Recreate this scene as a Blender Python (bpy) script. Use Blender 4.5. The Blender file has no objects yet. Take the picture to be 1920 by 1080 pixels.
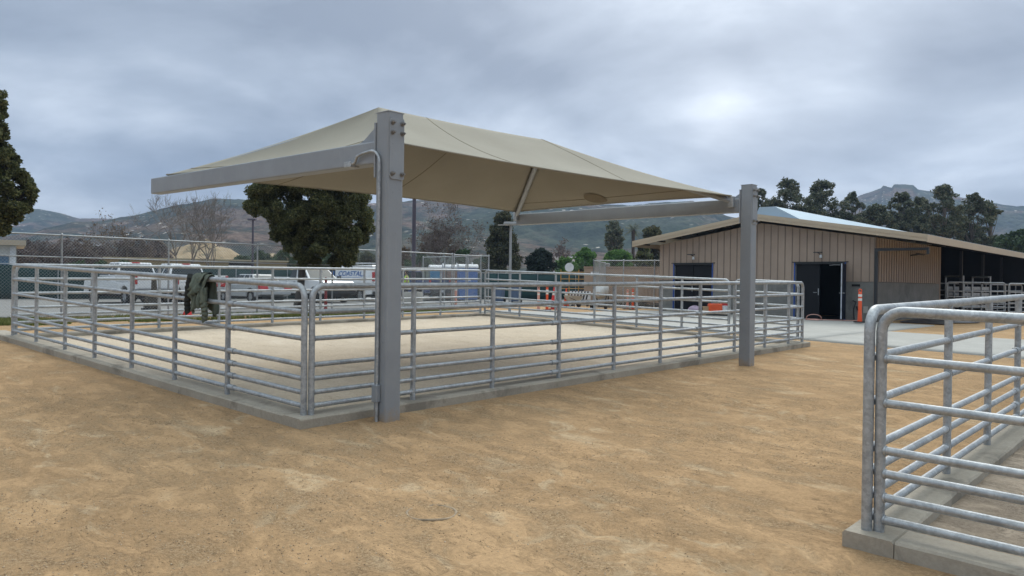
import bpy, math, random
import numpy as np
from mathutils import Vector, Matrix
R_ = math.radians
random.seed(7); rng = np.random.default_rng(11)
SC = bpy.context.scene
COL = SC.collection
# ------------------------------------------------------------------ camera
F_PX = 1452.0
PITCH, ROLL, YAW = R_(-0.39456), R_(0.71616), R_(42.44492)
fw = Vector((math.cos(YAW)*math.cos(PITCH), math.sin(YAW)*math.cos(PITCH), math.sin(PITCH)))
rt = Vector((math.sin(YAW), -math.cos(YAW), 0)); up = rt.cross(fw)
r2 = rt*math.cos(ROLL)+up*math.sin(ROLL); u2 = -rt*math.sin(ROLL)+up*math.cos(ROLL)
CAM = Vector((0, 0, 1.70))
cd = bpy.data.cameras.new('camera'); cam = bpy.data.objects.new('camera', cd); COL.objects.link(cam)
cd.sensor_width = 36; cd.lens = F_PX/1920*36; cd.clip_start = 0.05; cd.clip_end = 20000
M = Matrix((r2, u2, -fw)).transposed().to_4x4(); M.translation = CAM; cam.matrix_world = M
SC.camera = cam
# ------------------------------------------------------------------ exposure, sky and sun
SC.view_settings.view_transform = 'Standard'; SC.view_settings.look = 'None'
SC.view_settings.exposure = 0.48; SC.view_settings.gamma = 1
SC.cycles.max_bounces = 6; SC.cycles.diffuse_bounces = 3; SC.cycles.glossy_bounces = 3
SC.cycles.transparent_max_bounces = 12; SC.cycles.volume_bounces = 0
SUN_AZ, SUN_EL = R_(25), R_(42)          # azimuth measured from +X towards +Y
W = bpy.data.worlds.new("World"); SC.world = W; W.use_nodes = True
nt = W.node_tree; nt.nodes.clear()
def N(t, **k):
    n = nt.nodes.new(t)
    for a, b in k.items(): setattr(n, a, b)
    return n
def Lk(a, b): nt.links.new(a, b)
out = N('ShaderNodeOutputWorld')
sky = N('ShaderNodeTexSky', sky_type='NISHITA'); sky.sun_disc = False
sky.sun_elevation = SUN_EL; sky.sun_rotation = R_(90)-SUN_AZ
bg1 = N('ShaderNodeBackground'); bg1.inputs['Strength'].default_value = 0.07; Lk(sky.outputs[0], bg1.inputs['Color'])
tc = N('ShaderNodeTexCoord'); sep = N('ShaderNodeSeparateXYZ'); Lk(tc.outputs['Generated'], sep.inputs[0])
def math_(op, a, b=None, clamp=False):
    n = N('ShaderNodeMath', operation=op, use_clamp=clamp)
    for i, v in enumerate((a, b)):
        if v is None: continue
        if isinstance(v, (int, float)): n.inputs[i].default_value = v
        else: Lk(v, n.inputs[i])
    return n.outputs[0]
zc = math_('ADD', math_('MAXIMUM', sep.outputs['Z'], 0.0), 0.22)
comb = N('ShaderNodeCombineXYZ')
Lk(math_('DIVIDE', sep.outputs['X'], zc), comb.inputs[0]); Lk(math_('DIVIDE', sep.outputs['Y'], zc), comb.inputs[1])
def noise(scale, detail, rough, off, dist=0.0):
    mp = N('ShaderNodeMapping'); mp.inputs['Location'].default_value = off; Lk(comb.outputs[0], mp.inputs['Vector'])
    n = N('ShaderNodeTexNoise'); n.inputs['Scale'].default_value = scale; n.inputs['Detail'].default_value = detail
    n.inputs['Roughness'].default_value = rough; n.inputs['Distortion'].default_value = dist
    Lk(mp.outputs[0], n.inputs['Vector']); return n.outputs['Fac']
n1 = noise(0.95, 7, 0.55, (3.1, 1.2, 0), 0.35); n2 = noise(2.6, 5, 0.5, (7.7, 4.2, 2))
cl = math_('ADD', math_('MULTIPLY', n1, 0.75), math_('MULTIPLY', n2, 0.25))
ramp = N('ShaderNodeValToRGB'); Lk(cl, ramp.inputs[0])
e = ramp.color_ramp.elements
e[0].position = 0.38; e[0].color = (0.205, 0.243, 0.308, 1)
e[1].position = 0.63; e[1].color = (0.56, 0.62, 0.70, 1)
m_ = ramp.color_ramp.elements.new(0.5); m_.color = (0.33, 0.382, 0.458, 1)
# thin spots in the overcast where the sun glows through
def glow(az, el, width, gain, col):
    d = Vector((math.cos(R_(az))*math.cos(R_(el)), math.sin(R_(az))*math.cos(R_(el)), math.sin(R_(el))))
    vm = N('ShaderNodeVectorMath', operation='DOT_PRODUCT'); vm.inputs[1].default_value = d
    nm = N('ShaderNodeVectorMath', operation='NORMALIZE'); Lk(tc.outputs['Generated'], nm.inputs[0]); Lk(nm.outputs[0], vm.inputs[0])
    ang = math_('DIVIDE', math_('SUBTRACT', 1.0, vm.outputs['Value']), width)
    g = math_('POWER', 2.718, math_('MULTIPLY', ang, -1.0))
    return math_('MULTIPLY', g, gain)
g1 = math_('MULTIPLY', glow(27.5, 12.4, 0.0006, 0.30, None), math_('MULTIPLY', n2, 1.8))
g2 = math_('MULTIPLY', glow(26, 9.5, 0.010, 0.14, None), math_('MULTIPLY', n2, 2.0))
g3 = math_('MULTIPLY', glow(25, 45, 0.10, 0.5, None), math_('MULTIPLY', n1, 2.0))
gs = math_('ADD', math_('ADD', g1, g2), g3)
mix = N('ShaderNodeMix', data_type='RGBA', blend_type='ADD'); mix.inputs['Factor'].default_value = 1
gc = N('ShaderNodeCombineXYZ'); Lk(gs, gc.inputs[0]); Lk(gs, gc.inputs[1]); Lk(math_('MULTIPLY', gs, 0.98), gc.inputs[2])
Lk(ramp.outputs[0], mix.inputs['A']); Lk(gc.outputs[0], mix.inputs['B'])
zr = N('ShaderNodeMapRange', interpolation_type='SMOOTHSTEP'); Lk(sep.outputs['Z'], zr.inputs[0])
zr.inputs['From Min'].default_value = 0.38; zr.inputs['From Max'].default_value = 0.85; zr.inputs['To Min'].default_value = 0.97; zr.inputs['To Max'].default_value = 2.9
zn = N('ShaderNodeMapRange', interpolation_type='SMOOTHSTEP'); Lk(sep.outputs['Z'], zn.inputs[0])
zn.inputs['From Min'].default_value = 0.36; zn.inputs['From Max'].default_value = 0.75; zn.inputs['To Min'].default_value = 0; zn.inputs['To Max'].default_value = 1
zm_ = N('ShaderNodeMix', data_type='RGBA', blend_type='MULTIPLY'); Lk(zn.outputs[0], zm_.inputs['Factor']); Lk(mix.outputs['Result'], zm_.inputs['A']); zm_.inputs['B'].default_value = (1.05, 1.03, .90, 1)
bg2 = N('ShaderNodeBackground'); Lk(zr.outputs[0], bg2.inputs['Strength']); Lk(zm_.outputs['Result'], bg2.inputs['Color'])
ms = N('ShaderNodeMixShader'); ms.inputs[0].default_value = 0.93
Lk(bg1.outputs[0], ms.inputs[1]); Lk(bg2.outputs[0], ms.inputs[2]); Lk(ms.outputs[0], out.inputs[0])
sl = bpy.data.lights.new('sun', 'SUN'); sl.energy = 0.9; sl.angle = R_(22); sl.color = (1, 0.96, 0.9)
so = bpy.data.objects.new('sun', sl); COL.objects.link(so)
sd = Vector((math.cos(SUN_AZ)*math.cos(SUN_EL), math.sin(SUN_AZ)*math.cos(SUN_EL), math.sin(SUN_EL)))
so.rotation_euler = sd.to_track_quat('Z', 'Y').to_euler()

# ------------------------------------------------------------------ helpers
def tag(o, label=None, cat=None, group=None, kind=None):
    if label: o['label'] = label
    if cat: o['category'] = cat
    if group: o['group'] = group
    if kind: o['kind'] = kind
    return o
def empty(name, loc, label, cat, rz=0, group=None):
    o = bpy.data.objects.new(name, None); COL.objects.link(o); o.location = loc; o.rotation_euler = (0, 0, rz)
    o.empty_display_size = 0.1
    return tag(o, label, cat, group)
def copy_tree(o, parent=None):
    c = o.copy(); COL.objects.link(c); c.parent = parent
    for ch in [x for x in bpy.data.objects if x.parent is o]: copy_tree(ch, c)
    return c
class MB:
    def __init__(s): s.v = []; s.f = []; s.sm = []
    def add(s, vs, fs, smooth=False):
        b = len(s.v); s.v += [tuple(p) for p in vs]
        for q in fs: s.f.append(tuple(i+b for i in q)); s.sm.append(smooth)
        return s
    def box(s, x0, x1, y0, y1, z0, z1):
        return s.hexa([(x0,y0,z0),(x1,y0,z0),(x1,y1,z0),(x0,y1,z0),(x0,y0,z1),(x1,y0,z1),(x1,y1,z1),(x0,y1,z1)])
    def hexa(s, p):
        return s.add(p, [(3,2,1,0),(4,5,6,7),(0,1,5,4),(1,2,6,5),(2,3,7,6),(3,0,4,7)])
    def tube(s, pts, r, n=10, caps=True, smooth=True):
        pts = [Vector(p) for p in pts]; m = len(pts)
        rs = r if isinstance(r, (list, tuple)) else [r]*m
        vs = []; nrm = None
        for i, p in enumerate(pts):
            if i == 0: d = pts[1]-p
            elif i == m-1: d = p-pts[i-1]
            else: d = (pts[i+1]-p).normalized()+(p-pts[i-1]).normalized()
            d.normalize()
            if nrm is None:
                nrm = d.orthogonal().normalized()
            else:
                nrm = (nrm-d*nrm.dot(d)).normalized()
            b = d.cross(nrm)
            for k in range(n):
                a = 2*math.pi*k/n; vs.append(p+(nrm*math.cos(a)+b*math.sin(a))*rs[i])
        fs = []
        for i in range(m-1):
            for k in range(n):
                k2 = (k+1) % n; fs.append((i*n+k, i*n+k2, (i+1)*n+k2, (i+1)*n+k))
        s.add(vs, fs, smooth)
        if caps: s.add(vs[:n], [tuple(range(n-1, -1, -1))]); s.add(vs[-n:], [tuple(range(n))])
        return s
    def prism(s, prof, a0, a1, axis='y'):
        n = len(prof)
        def P(p, a): return {'y': (p[0], a, p[1]), 'x': (a, p[0], p[1]), 'z': (p[0], p[1], a)}[axis]
        vs = [P(p, a0) for p in prof]+[P(p, a1) for p in prof]
        fs = [tuple(range(n)), tuple(range(2*n-1, n-1, -1))]+[(i, (i+1) % n, n+(i+1) % n, n+i)[::-1] for i in range(n)]
        return s.add(vs, fs)
    def grid(s, fn, nu, nv, smooth=True):
        vs = [fn(i/nu, j/nv) for j in range(nv+1) for i in range(nu+1)]
        fs = [(j*(nu+1)+i, j*(nu+1)+i+1, (j+1)*(nu+1)+i+1, (j+1)*(nu+1)+i) for j in range(nv) for i in range(nu)]
        return s.add(vs, fs, smooth)
    def build(s, name, mat, parent=None, off=None, bevel=0, solid=0, recalc=False, segs=2):
        me = bpy.data.meshes.new(name)
        vs = s.v
        if off is not None: vs = [(x-off[0], y-off[1], z-off[2]) for x, y, z in vs]
        me.from_pydata(vs, [], s.f); me.polygons.foreach_set('use_smooth', s.sm)
        if recalc:
            import bmesh
            bm = bmesh.new(); bm.from_mesh(me); bmesh.ops.recalc_face_normals(bm, faces=bm.faces); bm.to_mesh(me); bm.free()
        me.materials.append(mat); me.update()
        o = bpy.data.objects.new(name, me); COL.objects.link(o)
        if parent: o.parent = parent
        if solid:
            m = o.modifiers.new('solid', 'SOLIDIFY'); m.thickness = solid; m.offset = 0
        if bevel:
            m = o.modifiers.new('bevel', 'BEVEL'); m.width = bevel; m.segments = segs; m.limit_method = 'ANGLE'; m.angle_limit = R_(40)
        return o
def fast_mesh(name, V, Fq, mat, parent=None, smooth=False):
    V = np.asarray(V, np.float32); Fq = np.asarray(Fq, np.int32); k = Fq.shape[1]
    me = bpy.data.meshes.new(name); me.vertices.add(len(V)); me.vertices.foreach_set('co', V.ravel())
    me.loops.add(Fq.size); me.loops.foreach_set('vertex_index', Fq.ravel())
    me.polygons.add(len(Fq)); me.polygons.foreach_set('loop_start', np.arange(0, Fq.size, k, dtype=np.int32))
    if smooth: me.polygons.foreach_set('use_smooth', np.ones(len(Fq), bool))
    me.materials.append(mat); me.update(calc_edges=True); me.validate()
    o = bpy.data.objects.new(name, me); COL.objects.link(o)
    if parent: o.parent = parent
    return o
# value noise
_P = rng.random((256, 256))
def vnoise(x, y):
    xi = np.floor(x).astype(int); yi = np.floor(y).astype(int); fx = x-xi; fy = y-yi
    fx = fx*fx*(3-2*fx); fy = fy*fy*(3-2*fy)
    a = _P[xi % 256, yi % 256]; b = _P[(xi+1) % 256, yi % 256]; c = _P[xi % 256, (yi+1) % 256]; d = _P[(xi+1) % 256, (yi+1) % 256]
    return (a*(1-fx)+b*fx)*(1-fy)+(c*(1-fx)+d*fx)*fy
def fbm(x, y, o=4, g=.5):
    s = 0; a = 1; t = 0
    for i in range(o): s = s+a*vnoise(x*2**i+17.3*i, y*2**i+9.1*i); t += a; a *= g
    return s/t
def sst(x, a, b): t = np.clip((x-a)/(b-a), 0, 1); return t*t*(3-2*t)
def G(x, y):      # height of the ground: the yard drains towards the camera
    x = np.asarray(x, float); y = np.asarray(y, float)
    P = .0115*np.clip(x, -8, 40)+.028*np.clip(y, -8, 40)
    B = .53+.013*(np.clip(y, -15, 17.5)-17.5)
    w = sst(x, 17, 25); b = P*(1-w)+B*w; w2 = sst(y, 17.3, 22.5)
    b = b*(1-w2)+.5*w2
    r = sst(np.hypot(x, y), 70, 140)
    return b*(1-r)+.45*r
def g(x, y): return float(G(x, y))
def at(px, d, y=540.):      # ground point seen in picture column px at distance d
    v = r2*((px-960)/F_PX)-u2*((y-540)/F_PX)+fw
    h = Vector((v.x, v.y)).normalized()*d
    return h.x, h.y
def zat(px, py, d):
    v = r2*((px-960)/F_PX)-u2*((py-540)/F_PX)+fw
    return 1.7+v.z/math.hypot(v.x, v.y)*d

# ------------------------------------------------------------------ materials
MATS = {}
class NT:
    def __init__(s, name):
        s.m = bpy.data.materials.new(name); s.m.use_nodes = True; s.t = s.m.node_tree
        s.b = s.t.nodes['Principled BSDF']; s.o = s.t.nodes['Material Output']
    def n(s, t, **k):
        x = s.t.nodes.new(t)
        for a, b in k.items(): setattr(x, a, b)
        return x
    def l(s, a, b): s.t.links.new(a, b)
    def co(s, kind='Object', scale=(1, 1, 1), rot=(0, 0, 0)):
        c = s.n('ShaderNodeTexCoord'); m = s.n('ShaderNodeMapping'); m.inputs['Scale'].default_value = scale
        m.inputs['Rotation'].default_value = rot
        s.l(c.outputs[kind], m.inputs[0]); return m.outputs[0]
    def noise(s, v, scale, detail=4, rough=.5, dist=0):
        x = s.n('ShaderNodeTexNoise'); x.inputs['Scale'].default_value = scale; x.inputs['Detail'].default_value = detail
        x.inputs['Roughness'].default_value = rough; x.inputs['Distortion'].default_value = dist; s.l(v, x.inputs['Vector'])
        return x.outputs['Fac']
    def ramp(s, f, stops):
        r = s.n('ShaderNodeValToRGB'); s.l(f, r.inputs[0]); el = r.color_ramp.elements
        for i, (p, c) in enumerate(stops):
            c = c if len(c) == 4 else (*c, 1)
            if i < 2: el[i].position = p; el[i].color = c
            else: q = el.new(p); q.color = c
        return r.outputs[0]
    def mix(s, f, a, b, blend='MIX'):
        x = s.n('ShaderNodeMix', data_type='RGBA', blend_type=blend)
        for k, v in (('Factor', f), ('A', a), ('B', b)):
            sock = [q for q in x.inputs if q.name == k and (q.type == ('VALUE' if k == 'Factor' else 'RGBA'))][0]
            if isinstance(v, (int, float)): sock.default_value = v
            elif isinstance(v, tuple): sock.default_value = v if len(v) == 4 else (*v, 1)
            else: s.l(v, sock)
        return [q for q in x.outputs if q.type == 'RGBA'][0]
    def bump(s, h, strength, dist):
        x = s.n('ShaderNodeBump'); x.inputs['Strength'].default_value = strength; x.inputs['Distance'].default_value = dist
        s.l(h, x.inputs['Height']); s.l(x.outputs[0], s.b.inputs['Normal'])
def gray(v): return (v, v, v)
def plain(name, col, rough=.6, metal=0., var=.12, scale=3., bump=0., spec=None):
    if name in MATS: return MATS[name]
    t = NT(name); v = t.co(); f = t.noise(v, scale, 5, .6)
    c2 = tuple(min(1, c*(1+var)) for c in col); c1 = tuple(c*(1-var) for c in col)
    t.l(t.ramp(f, [(.3, c1), (.7, c2)]), t.b.inputs['Base Color'])
    t.b.inputs['Roughness'].default_value = rough; t.b.inputs['Metallic'].default_value = metal
    if spec is not None: t.b.inputs['Specular IOR Level'].default_value = spec
    if bump: t.bump(t.noise(v, scale*12, 3, .6), .4, bump)
    MATS[name] = t.m; return t.m
def galvanised():
    t = NT('galvanised_pipe'); v = t.co()
    sp = t.n('ShaderNodeTexVoronoi'); sp.inputs['Scale'].default_value = 55; t.l(v, sp.inputs['Vector'])
    f = t.noise(v, 9, 6, .65, .3)
    c = t.ramp(f, [(.3, (.29, .31, .33)), (.72, (.50, .52, .535))])
    bw = t.n('ShaderNodeRGBToBW'); t.l(sp.outputs['Color'], bw.inputs[0]); c = t.mix(.28, c, t.ramp(bw.outputs[0], [(.2, gray(.3)), (.8, gray(.72))]), 'OVERLAY')
    st = t.ramp(t.noise(v, 2.1, 5, .7), [(.62, gray(0)), (.72, gray(1))])
    c = t.mix(t.mix(.35, gray(0), st, 'MIX'), c, (.60, .61, .60), 'MIX') if False else c
    w = t.ramp(t.noise(v, 38, 4, .7), [(.60, gray(0)), (.75, gray(.45))])
    c = t.mix(w, c, (.62, .64, .65))
    t.l(c, t.b.inputs['Base Color']); t.b.inputs['Metallic'].default_value = .6
    rr = t.n('ShaderNodeMapRange'); t.l(f, rr.inputs[0]); rr.inputs['To Min'].default_value = .42; rr.inputs['To Max'].default_value = .66
    t.l(rr.outputs[0], t.b.inputs['Roughness']); t.bump(t.noise(v, 60, 4, .6), .25, .002)
    return t.m
GALV = galvanised()
def concrete(name, a, b, stain=.35, damp=(.14, .14, .135)):
    t = NT(name); v = t.co(); f = t.noise(v, 1.6, 7, .65); fine = t.noise(v, 35, 5, .7)
    c = t.ramp(f, [(.3, a), (.72, b)])
    c = t.mix(.35, c, t.ramp(fine, [(.3, gray(.35)), (.7, gray(.65))]), 'OVERLAY')
    s = t.ramp(t.noise(v, 1.1, 6, .7, .6), [(.55, gray(0)), (.62, gray(stain))])
    c = t.mix(s, c, damp); t.l(c, t.b.inputs['Base Color']); t.b.inputs['Roughness'].default_value = .9
    t.bump(t.noise(v, 18, 6, .7), .5, .01); return t.m
KERB = concrete('kerb_concrete', (.285, .25, .20), (.41, .365, .30), .6, (.15, .132, .108))
APRON = concrete('apron_concrete', (.325, .315, .29), (.40, .39, .36), .3, (.25, .24, .22))
WAINS = concrete('wall_concrete', (.15, .15, .14), (.24, .238, .225), .4, (.10, .10, .10))
CONC2 = concrete('rough_concrete', (.33, .32, .29), (.45, .43, .4), .3)
def sand(name, base, dark, pale, grit, rough_bump=1., grav=.55):
    """compacted sand with loose gravelly patches, pale scuffs and fine grain"""
    t = NT(name); v = t.co('Object'); vs = t.co('Object', (1, .5, 1), (0, 0, R_(-38)))
    big = t.noise(vs, .8, 6, .6, .6); pat = t.noise(vs, 3.4, 9, .74, .5); pal = t.noise(vs, 2.0, 9, .70, .8)
    fine = t.noise(v, 30, 6, .75); 
    c = t.ramp(big, [(.38, dark), (.62, base)])
    c = t.mix(t.ramp(pal, [(.56, gray(0)), (.64, gray(.62))]), c, pale)
    pm = t.ramp(pat, [(.505, gray(0)), (.60, gray(1))])
    gm = t.noise(v, 55, 5, .85)
    gc = t.ramp(gm, [(.42, grit), (.49, tuple(x*.85 for x in dark)), (.58, tuple(min(1, x*1.05) for x in pale))])
    c = t.mix(t.mix(1., pm, gray(grav), 'MULTIPLY'), c, gc)
    c = t.mix(.42, c, t.ramp(fine, [(.36, gray(.30)), (.5, gray(.5)), (.66, gray(.66))]), 'OVERLAY')
    sp = t.n('ShaderNodeTexVoronoi'); sp.inputs['Scale'].default_value = 38; t.l(v, sp.inputs['Vector'])
    dots = t.ramp(sp.outputs['Distance'], [(.05, gray(.25)), (.14, gray(0))])
    c = t.mix(t.mix(1., dots, t.ramp(t.noise(v, 7, 4, .7), [(.5, gray(0)), (.6, gray(1))]), 'MULTIPLY'), c, tuple(x*.62 for x in grit))
    at_ = t.n('ShaderNodeAttribute'); at_.attribute_name = 'scuff'; sf = t.n('ShaderNodeMath', operation='MULTIPLY'); t.l(at_.outputs['Fac'], sf.inputs[0]); sf.inputs[1].default_value = .6; c = t.mix(sf.outputs[0], c, tuple(x*.98 for x in pale))
    rn = t.noise(vs, 5.0, 9, .62, .8); d1 = t.n('ShaderNodeMath', operation='SUBTRACT'); t.l(rn, d1.inputs[0]); d1.inputs[1].default_value = .5
    d2 = t.n('ShaderNodeMath', operation='ABSOLUTE'); t.l(d1.outputs[0], d2.inputs[0]); crust = t.ramp(d2.outputs[0], [(.003, gray(.55)), (.013, gray(0))])
    crust = t.mix(1., crust, t.ramp(t.noise(v, 1.7, 5, .7), [(.48, gray(0)), (.58, gray(1))]), 'MULTIPLY'); c = t.mix(crust, c, tuple(x*.8 for x in grit))
    t.l(c, t.b.inputs['Base Color']); t.b.inputs['Roughness'].default_value = 1; t.b.inputs['Specular IOR Level'].default_value = .12
    mm = t.n('ShaderNodeMath', operation='MULTIPLY'); t.l(gm, mm.inputs[0]); t.l(t.ramp(pat, [(.46, gray(.3)), (.58, gray(1.6))]), mm.inputs[1])
    add = t.n('ShaderNodeMath', operation='MULTIPLY_ADD'); t.l(t.noise(v, 12, 6, .72, .4), add.inputs[0]); add.inputs[1].default_value = 1.0; t.l(mm.outputs[0], add.inputs[2])
    t.bump(add.outputs[0], .85*rough_bump, .035); return t.m
SAND = sand('yard_sand', (.475, .310, .170), (.405, .262, .142), (.56, .43, .28), (.17, .118, .070), .75, .55)
PENSAND = sand('pen_sand', (.56, .47, .365), (.52, .43, .325), (.62, .535, .43), (.30, .22, .15), .4, .25)
PENSAND2 = sand('pen_soil', (.44, .36, .28), (.39, .31, .235), (.50, .42, .34), (.15, .115, .085), .9)
ASPH = concrete('old_asphalt', (.185, .18, .172), (.25, .243, .232), .3, (.13, .13, .127))
def steelmat(name, col):
    t = NT(name); v = t.co(); sep_ = t.n('ShaderNodeSeparateXYZ'); t.l(v, sep_.inputs[0])
    c = t.ramp(t.noise(v, 2.2, 6, .65), [(.3, tuple(x*.92 for x in col)), (.7, tuple(x*1.07 for x in col))])
    vs = t.co('Object', (14, 14, .7)); c = t.mix(t.ramp(t.noise(vs, 1.3, 5, .7), [(.58, gray(0)), (.74, gray(.30))]), c, tuple(x*1.35 for x in col))       # drip marks
    c = t.mix(t.ramp(t.noise(v, 14, 5, .8), [(.64, gray(0)), (.69, gray(.55))]), c, tuple(x*.62 for x in col))                                      # scuffs
    ad = t.n('ShaderNodeMath', operation='ADD'); mu = t.n('ShaderNodeMath', operation='MULTIPLY'); t.l(t.noise(v, 9, 5, .7), mu.inputs[0]); mu.inputs[1].default_value = .35
    t.l(sep_.outputs['Z'], ad.inputs[0]); t.l(mu.outputs[0], ad.inputs[1])
    if name == 'grey_painted_steel': c = t.mix(t.ramp(ad.outputs[0], [(.17, gray(.75)), (.34, gray(0))]), c, (.36, .26, .16))                      # splashed sand at the foot
    t.l(c, t.b.inputs['Base Color']); t.b.inputs['Metallic'].default_value = .15; t.b.inputs['Roughness'].default_value = .5
    t.bump(t.noise(v, 30, 4, .6), .3, .0015); return t.m
STEEL = steelmat('grey_painted_steel', (.265, .285, .31)); STEEL2 = steelmat('grey_beam_paint', (.28, .30, .325))
BOLT = plain('bolt_steel', (.25, .24, .23), .45, .6)
def canopy_mat():
    t = NT('canopy_cloth'); v = t.co()
    f = t.noise(v, .8, 4, .5); w = t.n('ShaderNodeTexWave', wave_type='BANDS', bands_direction='DIAGONAL'); w.inputs['Scale'].default_value = 14
    w.inputs['Distortion'].default_value = 1.5; t.l(v, w.inputs['Vector'])
    c = t.ramp(f, [(.3, (.262, .242, .197)), (.7, (.305, .284, .234))])
    c = t.mix(.10, c, w.outputs['Color'], 'OVERLAY')
    c = t.mix(.25, c, t.ramp(t.noise(v, 90, 2, .6), [(.3, gray(.3)), (.7, gray(.7))]), 'OVERLAY')
    t.l(c, t.b.inputs['Base Color']); t.b.inputs['Roughness'].default_value = .85; t.b.inputs['Specular IOR Level'].default_value = .2
    tr = t.n('ShaderNodeBsdfTranslucent'); tr.inputs['Color'].default_value = (.42, .34, .24, 1)
    mx = t.n('ShaderNodeMixShader'); mx.inputs[0].default_value = .02
    t.l(t.b.outputs[0], mx.inputs[1]); t.l(tr.outputs[0], mx.inputs[2]); t.l(mx.outputs[0], t.o.inputs[0]); return t.m
CLOTH = canopy_mat()
SEAM = plain('seam_thread', (.16, .13, .085), .9)
SIDING = plain('tan_siding', (.345, .268, .212), .66, 0, .09, 1.4)
BATTEN = plain('siding_joint', (.205, .16, .128), .65)
TRIM = plain('tan_fascia', (.46, .38, .28), .5, 0, .05, 1)
ROOF = plain('galvalume_roof', (.40, .50, .58), .5, .25, .05, .6)
DOORM = plain('charcoal_door', (.013, .014, .017), .8, 0, .1, spec=.2)
BLUEJ = plain('blue_door_frame', (.03, .085, .32), .45)
NAVYJ = plain('navy_door_leaf', (.009, .013, .03), .7, spec=.2)
PALEJ = plain('pale_jamb', (.42, .46, .52), .5)
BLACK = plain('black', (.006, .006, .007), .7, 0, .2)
DARK = plain('dark_steel', (.035, .038, .042), .5, .3)
RUBBER = plain('tyre_rubber', (.018, .018, .019), .85)
RIM = plain('alloy_rim', (.42, .43, .44), .35, .7)
def paint(name, col, rough=.28):
    if name in MATS: return MATS[name]
    t = NT(name); v = t.co(); c = t.ramp(t.noise(v, 2.5, 4, .6), [(.3, tuple(x*.93 for x in col)), (.7, col)])
    t.l(c, t.b.inputs['Base Color']); t.b.inputs['Roughness'].default_value = rough; t.b.inputs['Coat Weight'].default_value = .4
    t.b.inputs['Coat Roughness'].default_value = .1; MATS[name] = t.m; return t.m
WHITE = paint('white_paint', (.82, .835, .85)); SILVER = paint('silver_paint', (.40, .42, .44)); NAVY = paint('navy_paint', (.02, .05, .16))
REDP = paint('red_paint', (.42, .02, .02))
GLASS = plain('vehicle_glass', (.025, .035, .04), .12, .0, .1, 1); GLASS.node_tree.nodes['Principled BSDF'].inputs['Specular IOR Level'].default_value = .35
REDL = plain('red_lamp', (.45, .015, .02), .3); CLEARL = plain('clear_lamp', (.55, .57, .58), .2)
ORANGE = plain('orange_plastic', (.78, .10, .025), .5); PALEOR = plain('faded_orange_plastic', (.72, .35, .27), .5)
REFL = plain('reflective_band', (.75, .72, .68), .5); YELLOW = plain('yellow_pipe', (.46, .24, .05), .6)
TARP = plain('green_windscreen', (.012, .045, .046), .8, 0, .25, .7); TARP2 = plain('grey_windscreen', (.10, .14, .125), .8)
TAN = plain('tan_container_paint', (.36, .26, .19), .6, 0, .06); TEAL = plain('teal_plastic', (.03, .22, .42), .5)
BLUEP = plain('blue_plastic', (.045, .145, .42), .5, 0, .06); BROWNP = plain('tan_plastic', (.28, .16, .11), .55); WHITEP = plain('white_plastic', (.68, .70, .72), .5)
GRBLUE = plain('slate_bin_plastic', (.10, .14, .22), .55)
PURP = plain('bronze_pole_paint', (.085, .075, .10), .5, .2)
WIRE = plain('fence_wire', (.42, .44, .45), .5, .4)
OLIVE = plain('olive_metal_siding', (.30, .26, .15), .6); WOODW = plain('weathered_wood', (.06, .052, .04), .9, 0, .3, 6)
def leafmat(name, a, b, c, tr=.2):
    t = NT(name); gi = t.n('ShaderNodeNewGeometry'); v = t.co()
    cc = t.ramp(gi.outputs['Random Per Island'], [(0, a), (.55, b), (1, c)])
    big = t.ramp(t.noise(v, .9, 3, .6), [(.35, gray(.36)), (.65, gray(.62))])
    cc = t.mix(.6, cc, big, 'OVERLAY')
    t.l(cc, t.b.inputs['Base Color']); t.b.inputs['Roughness'].default_value = .75; t.b.inputs['Specular IOR Level'].default_value = .25
    tl = t.n('ShaderNodeBsdfTranslucent'); t.l(cc, tl.inputs[0]); mx = t.n('ShaderNodeMixShader'); mx.inputs[0].default_value = tr
    t.l(t.b.outputs[0], mx.inputs[1]); t.l(tl.outputs[0], mx.inputs[2]); t.l(mx.outputs[0], t.o.inputs[0]); return t.m
L_DARK = leafmat('dark_olive_leaves', (.045, .058, .026), (.105, .12, .05), (.22, .22, .10), .35)
L_JUN = leafmat('juniper_leaves', (.035, .042, .024), (.075, .08, .042), (.14, .13, .07))
L_BLUE = leafmat('blackish_leaves', (.012, .022, .018), (.02, .033, .024), (.035, .05, .035))
L_GRN = leafmat('bright_green_leaves', (.06, .13, .03), (.10, .20, .05), (.16, .28, .08), .3)
L_MID = leafmat('mid_green_leaves', (.035, .065, .03), (.055, .095, .045), (.09, .13, .06))
L_EUC = leafmat('grey_green_leaves', (.05, .068, .042), (.105, .125, .08), (.22, .22, .15), .35)
L_DRY = leafmat('dry_brown_leaves', (.09, .065, .045), (.14, .105, .075), (.22, .17, .12))
L_BRUSH = leafmat('bare_twigs', (.085, .065, .06), (.13, .10, .095), (.20, .165, .15))
BARK = plain('bark', (.075, .055, .042), .95, 0, .3, 8, .01); BARKG = plain('grey_bark', (.16, .14, .125), .95, 0, .25, 5)
BARKD = plain('dark_bark', (.05, .042, .038), .95, 0, .3, 5)

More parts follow.
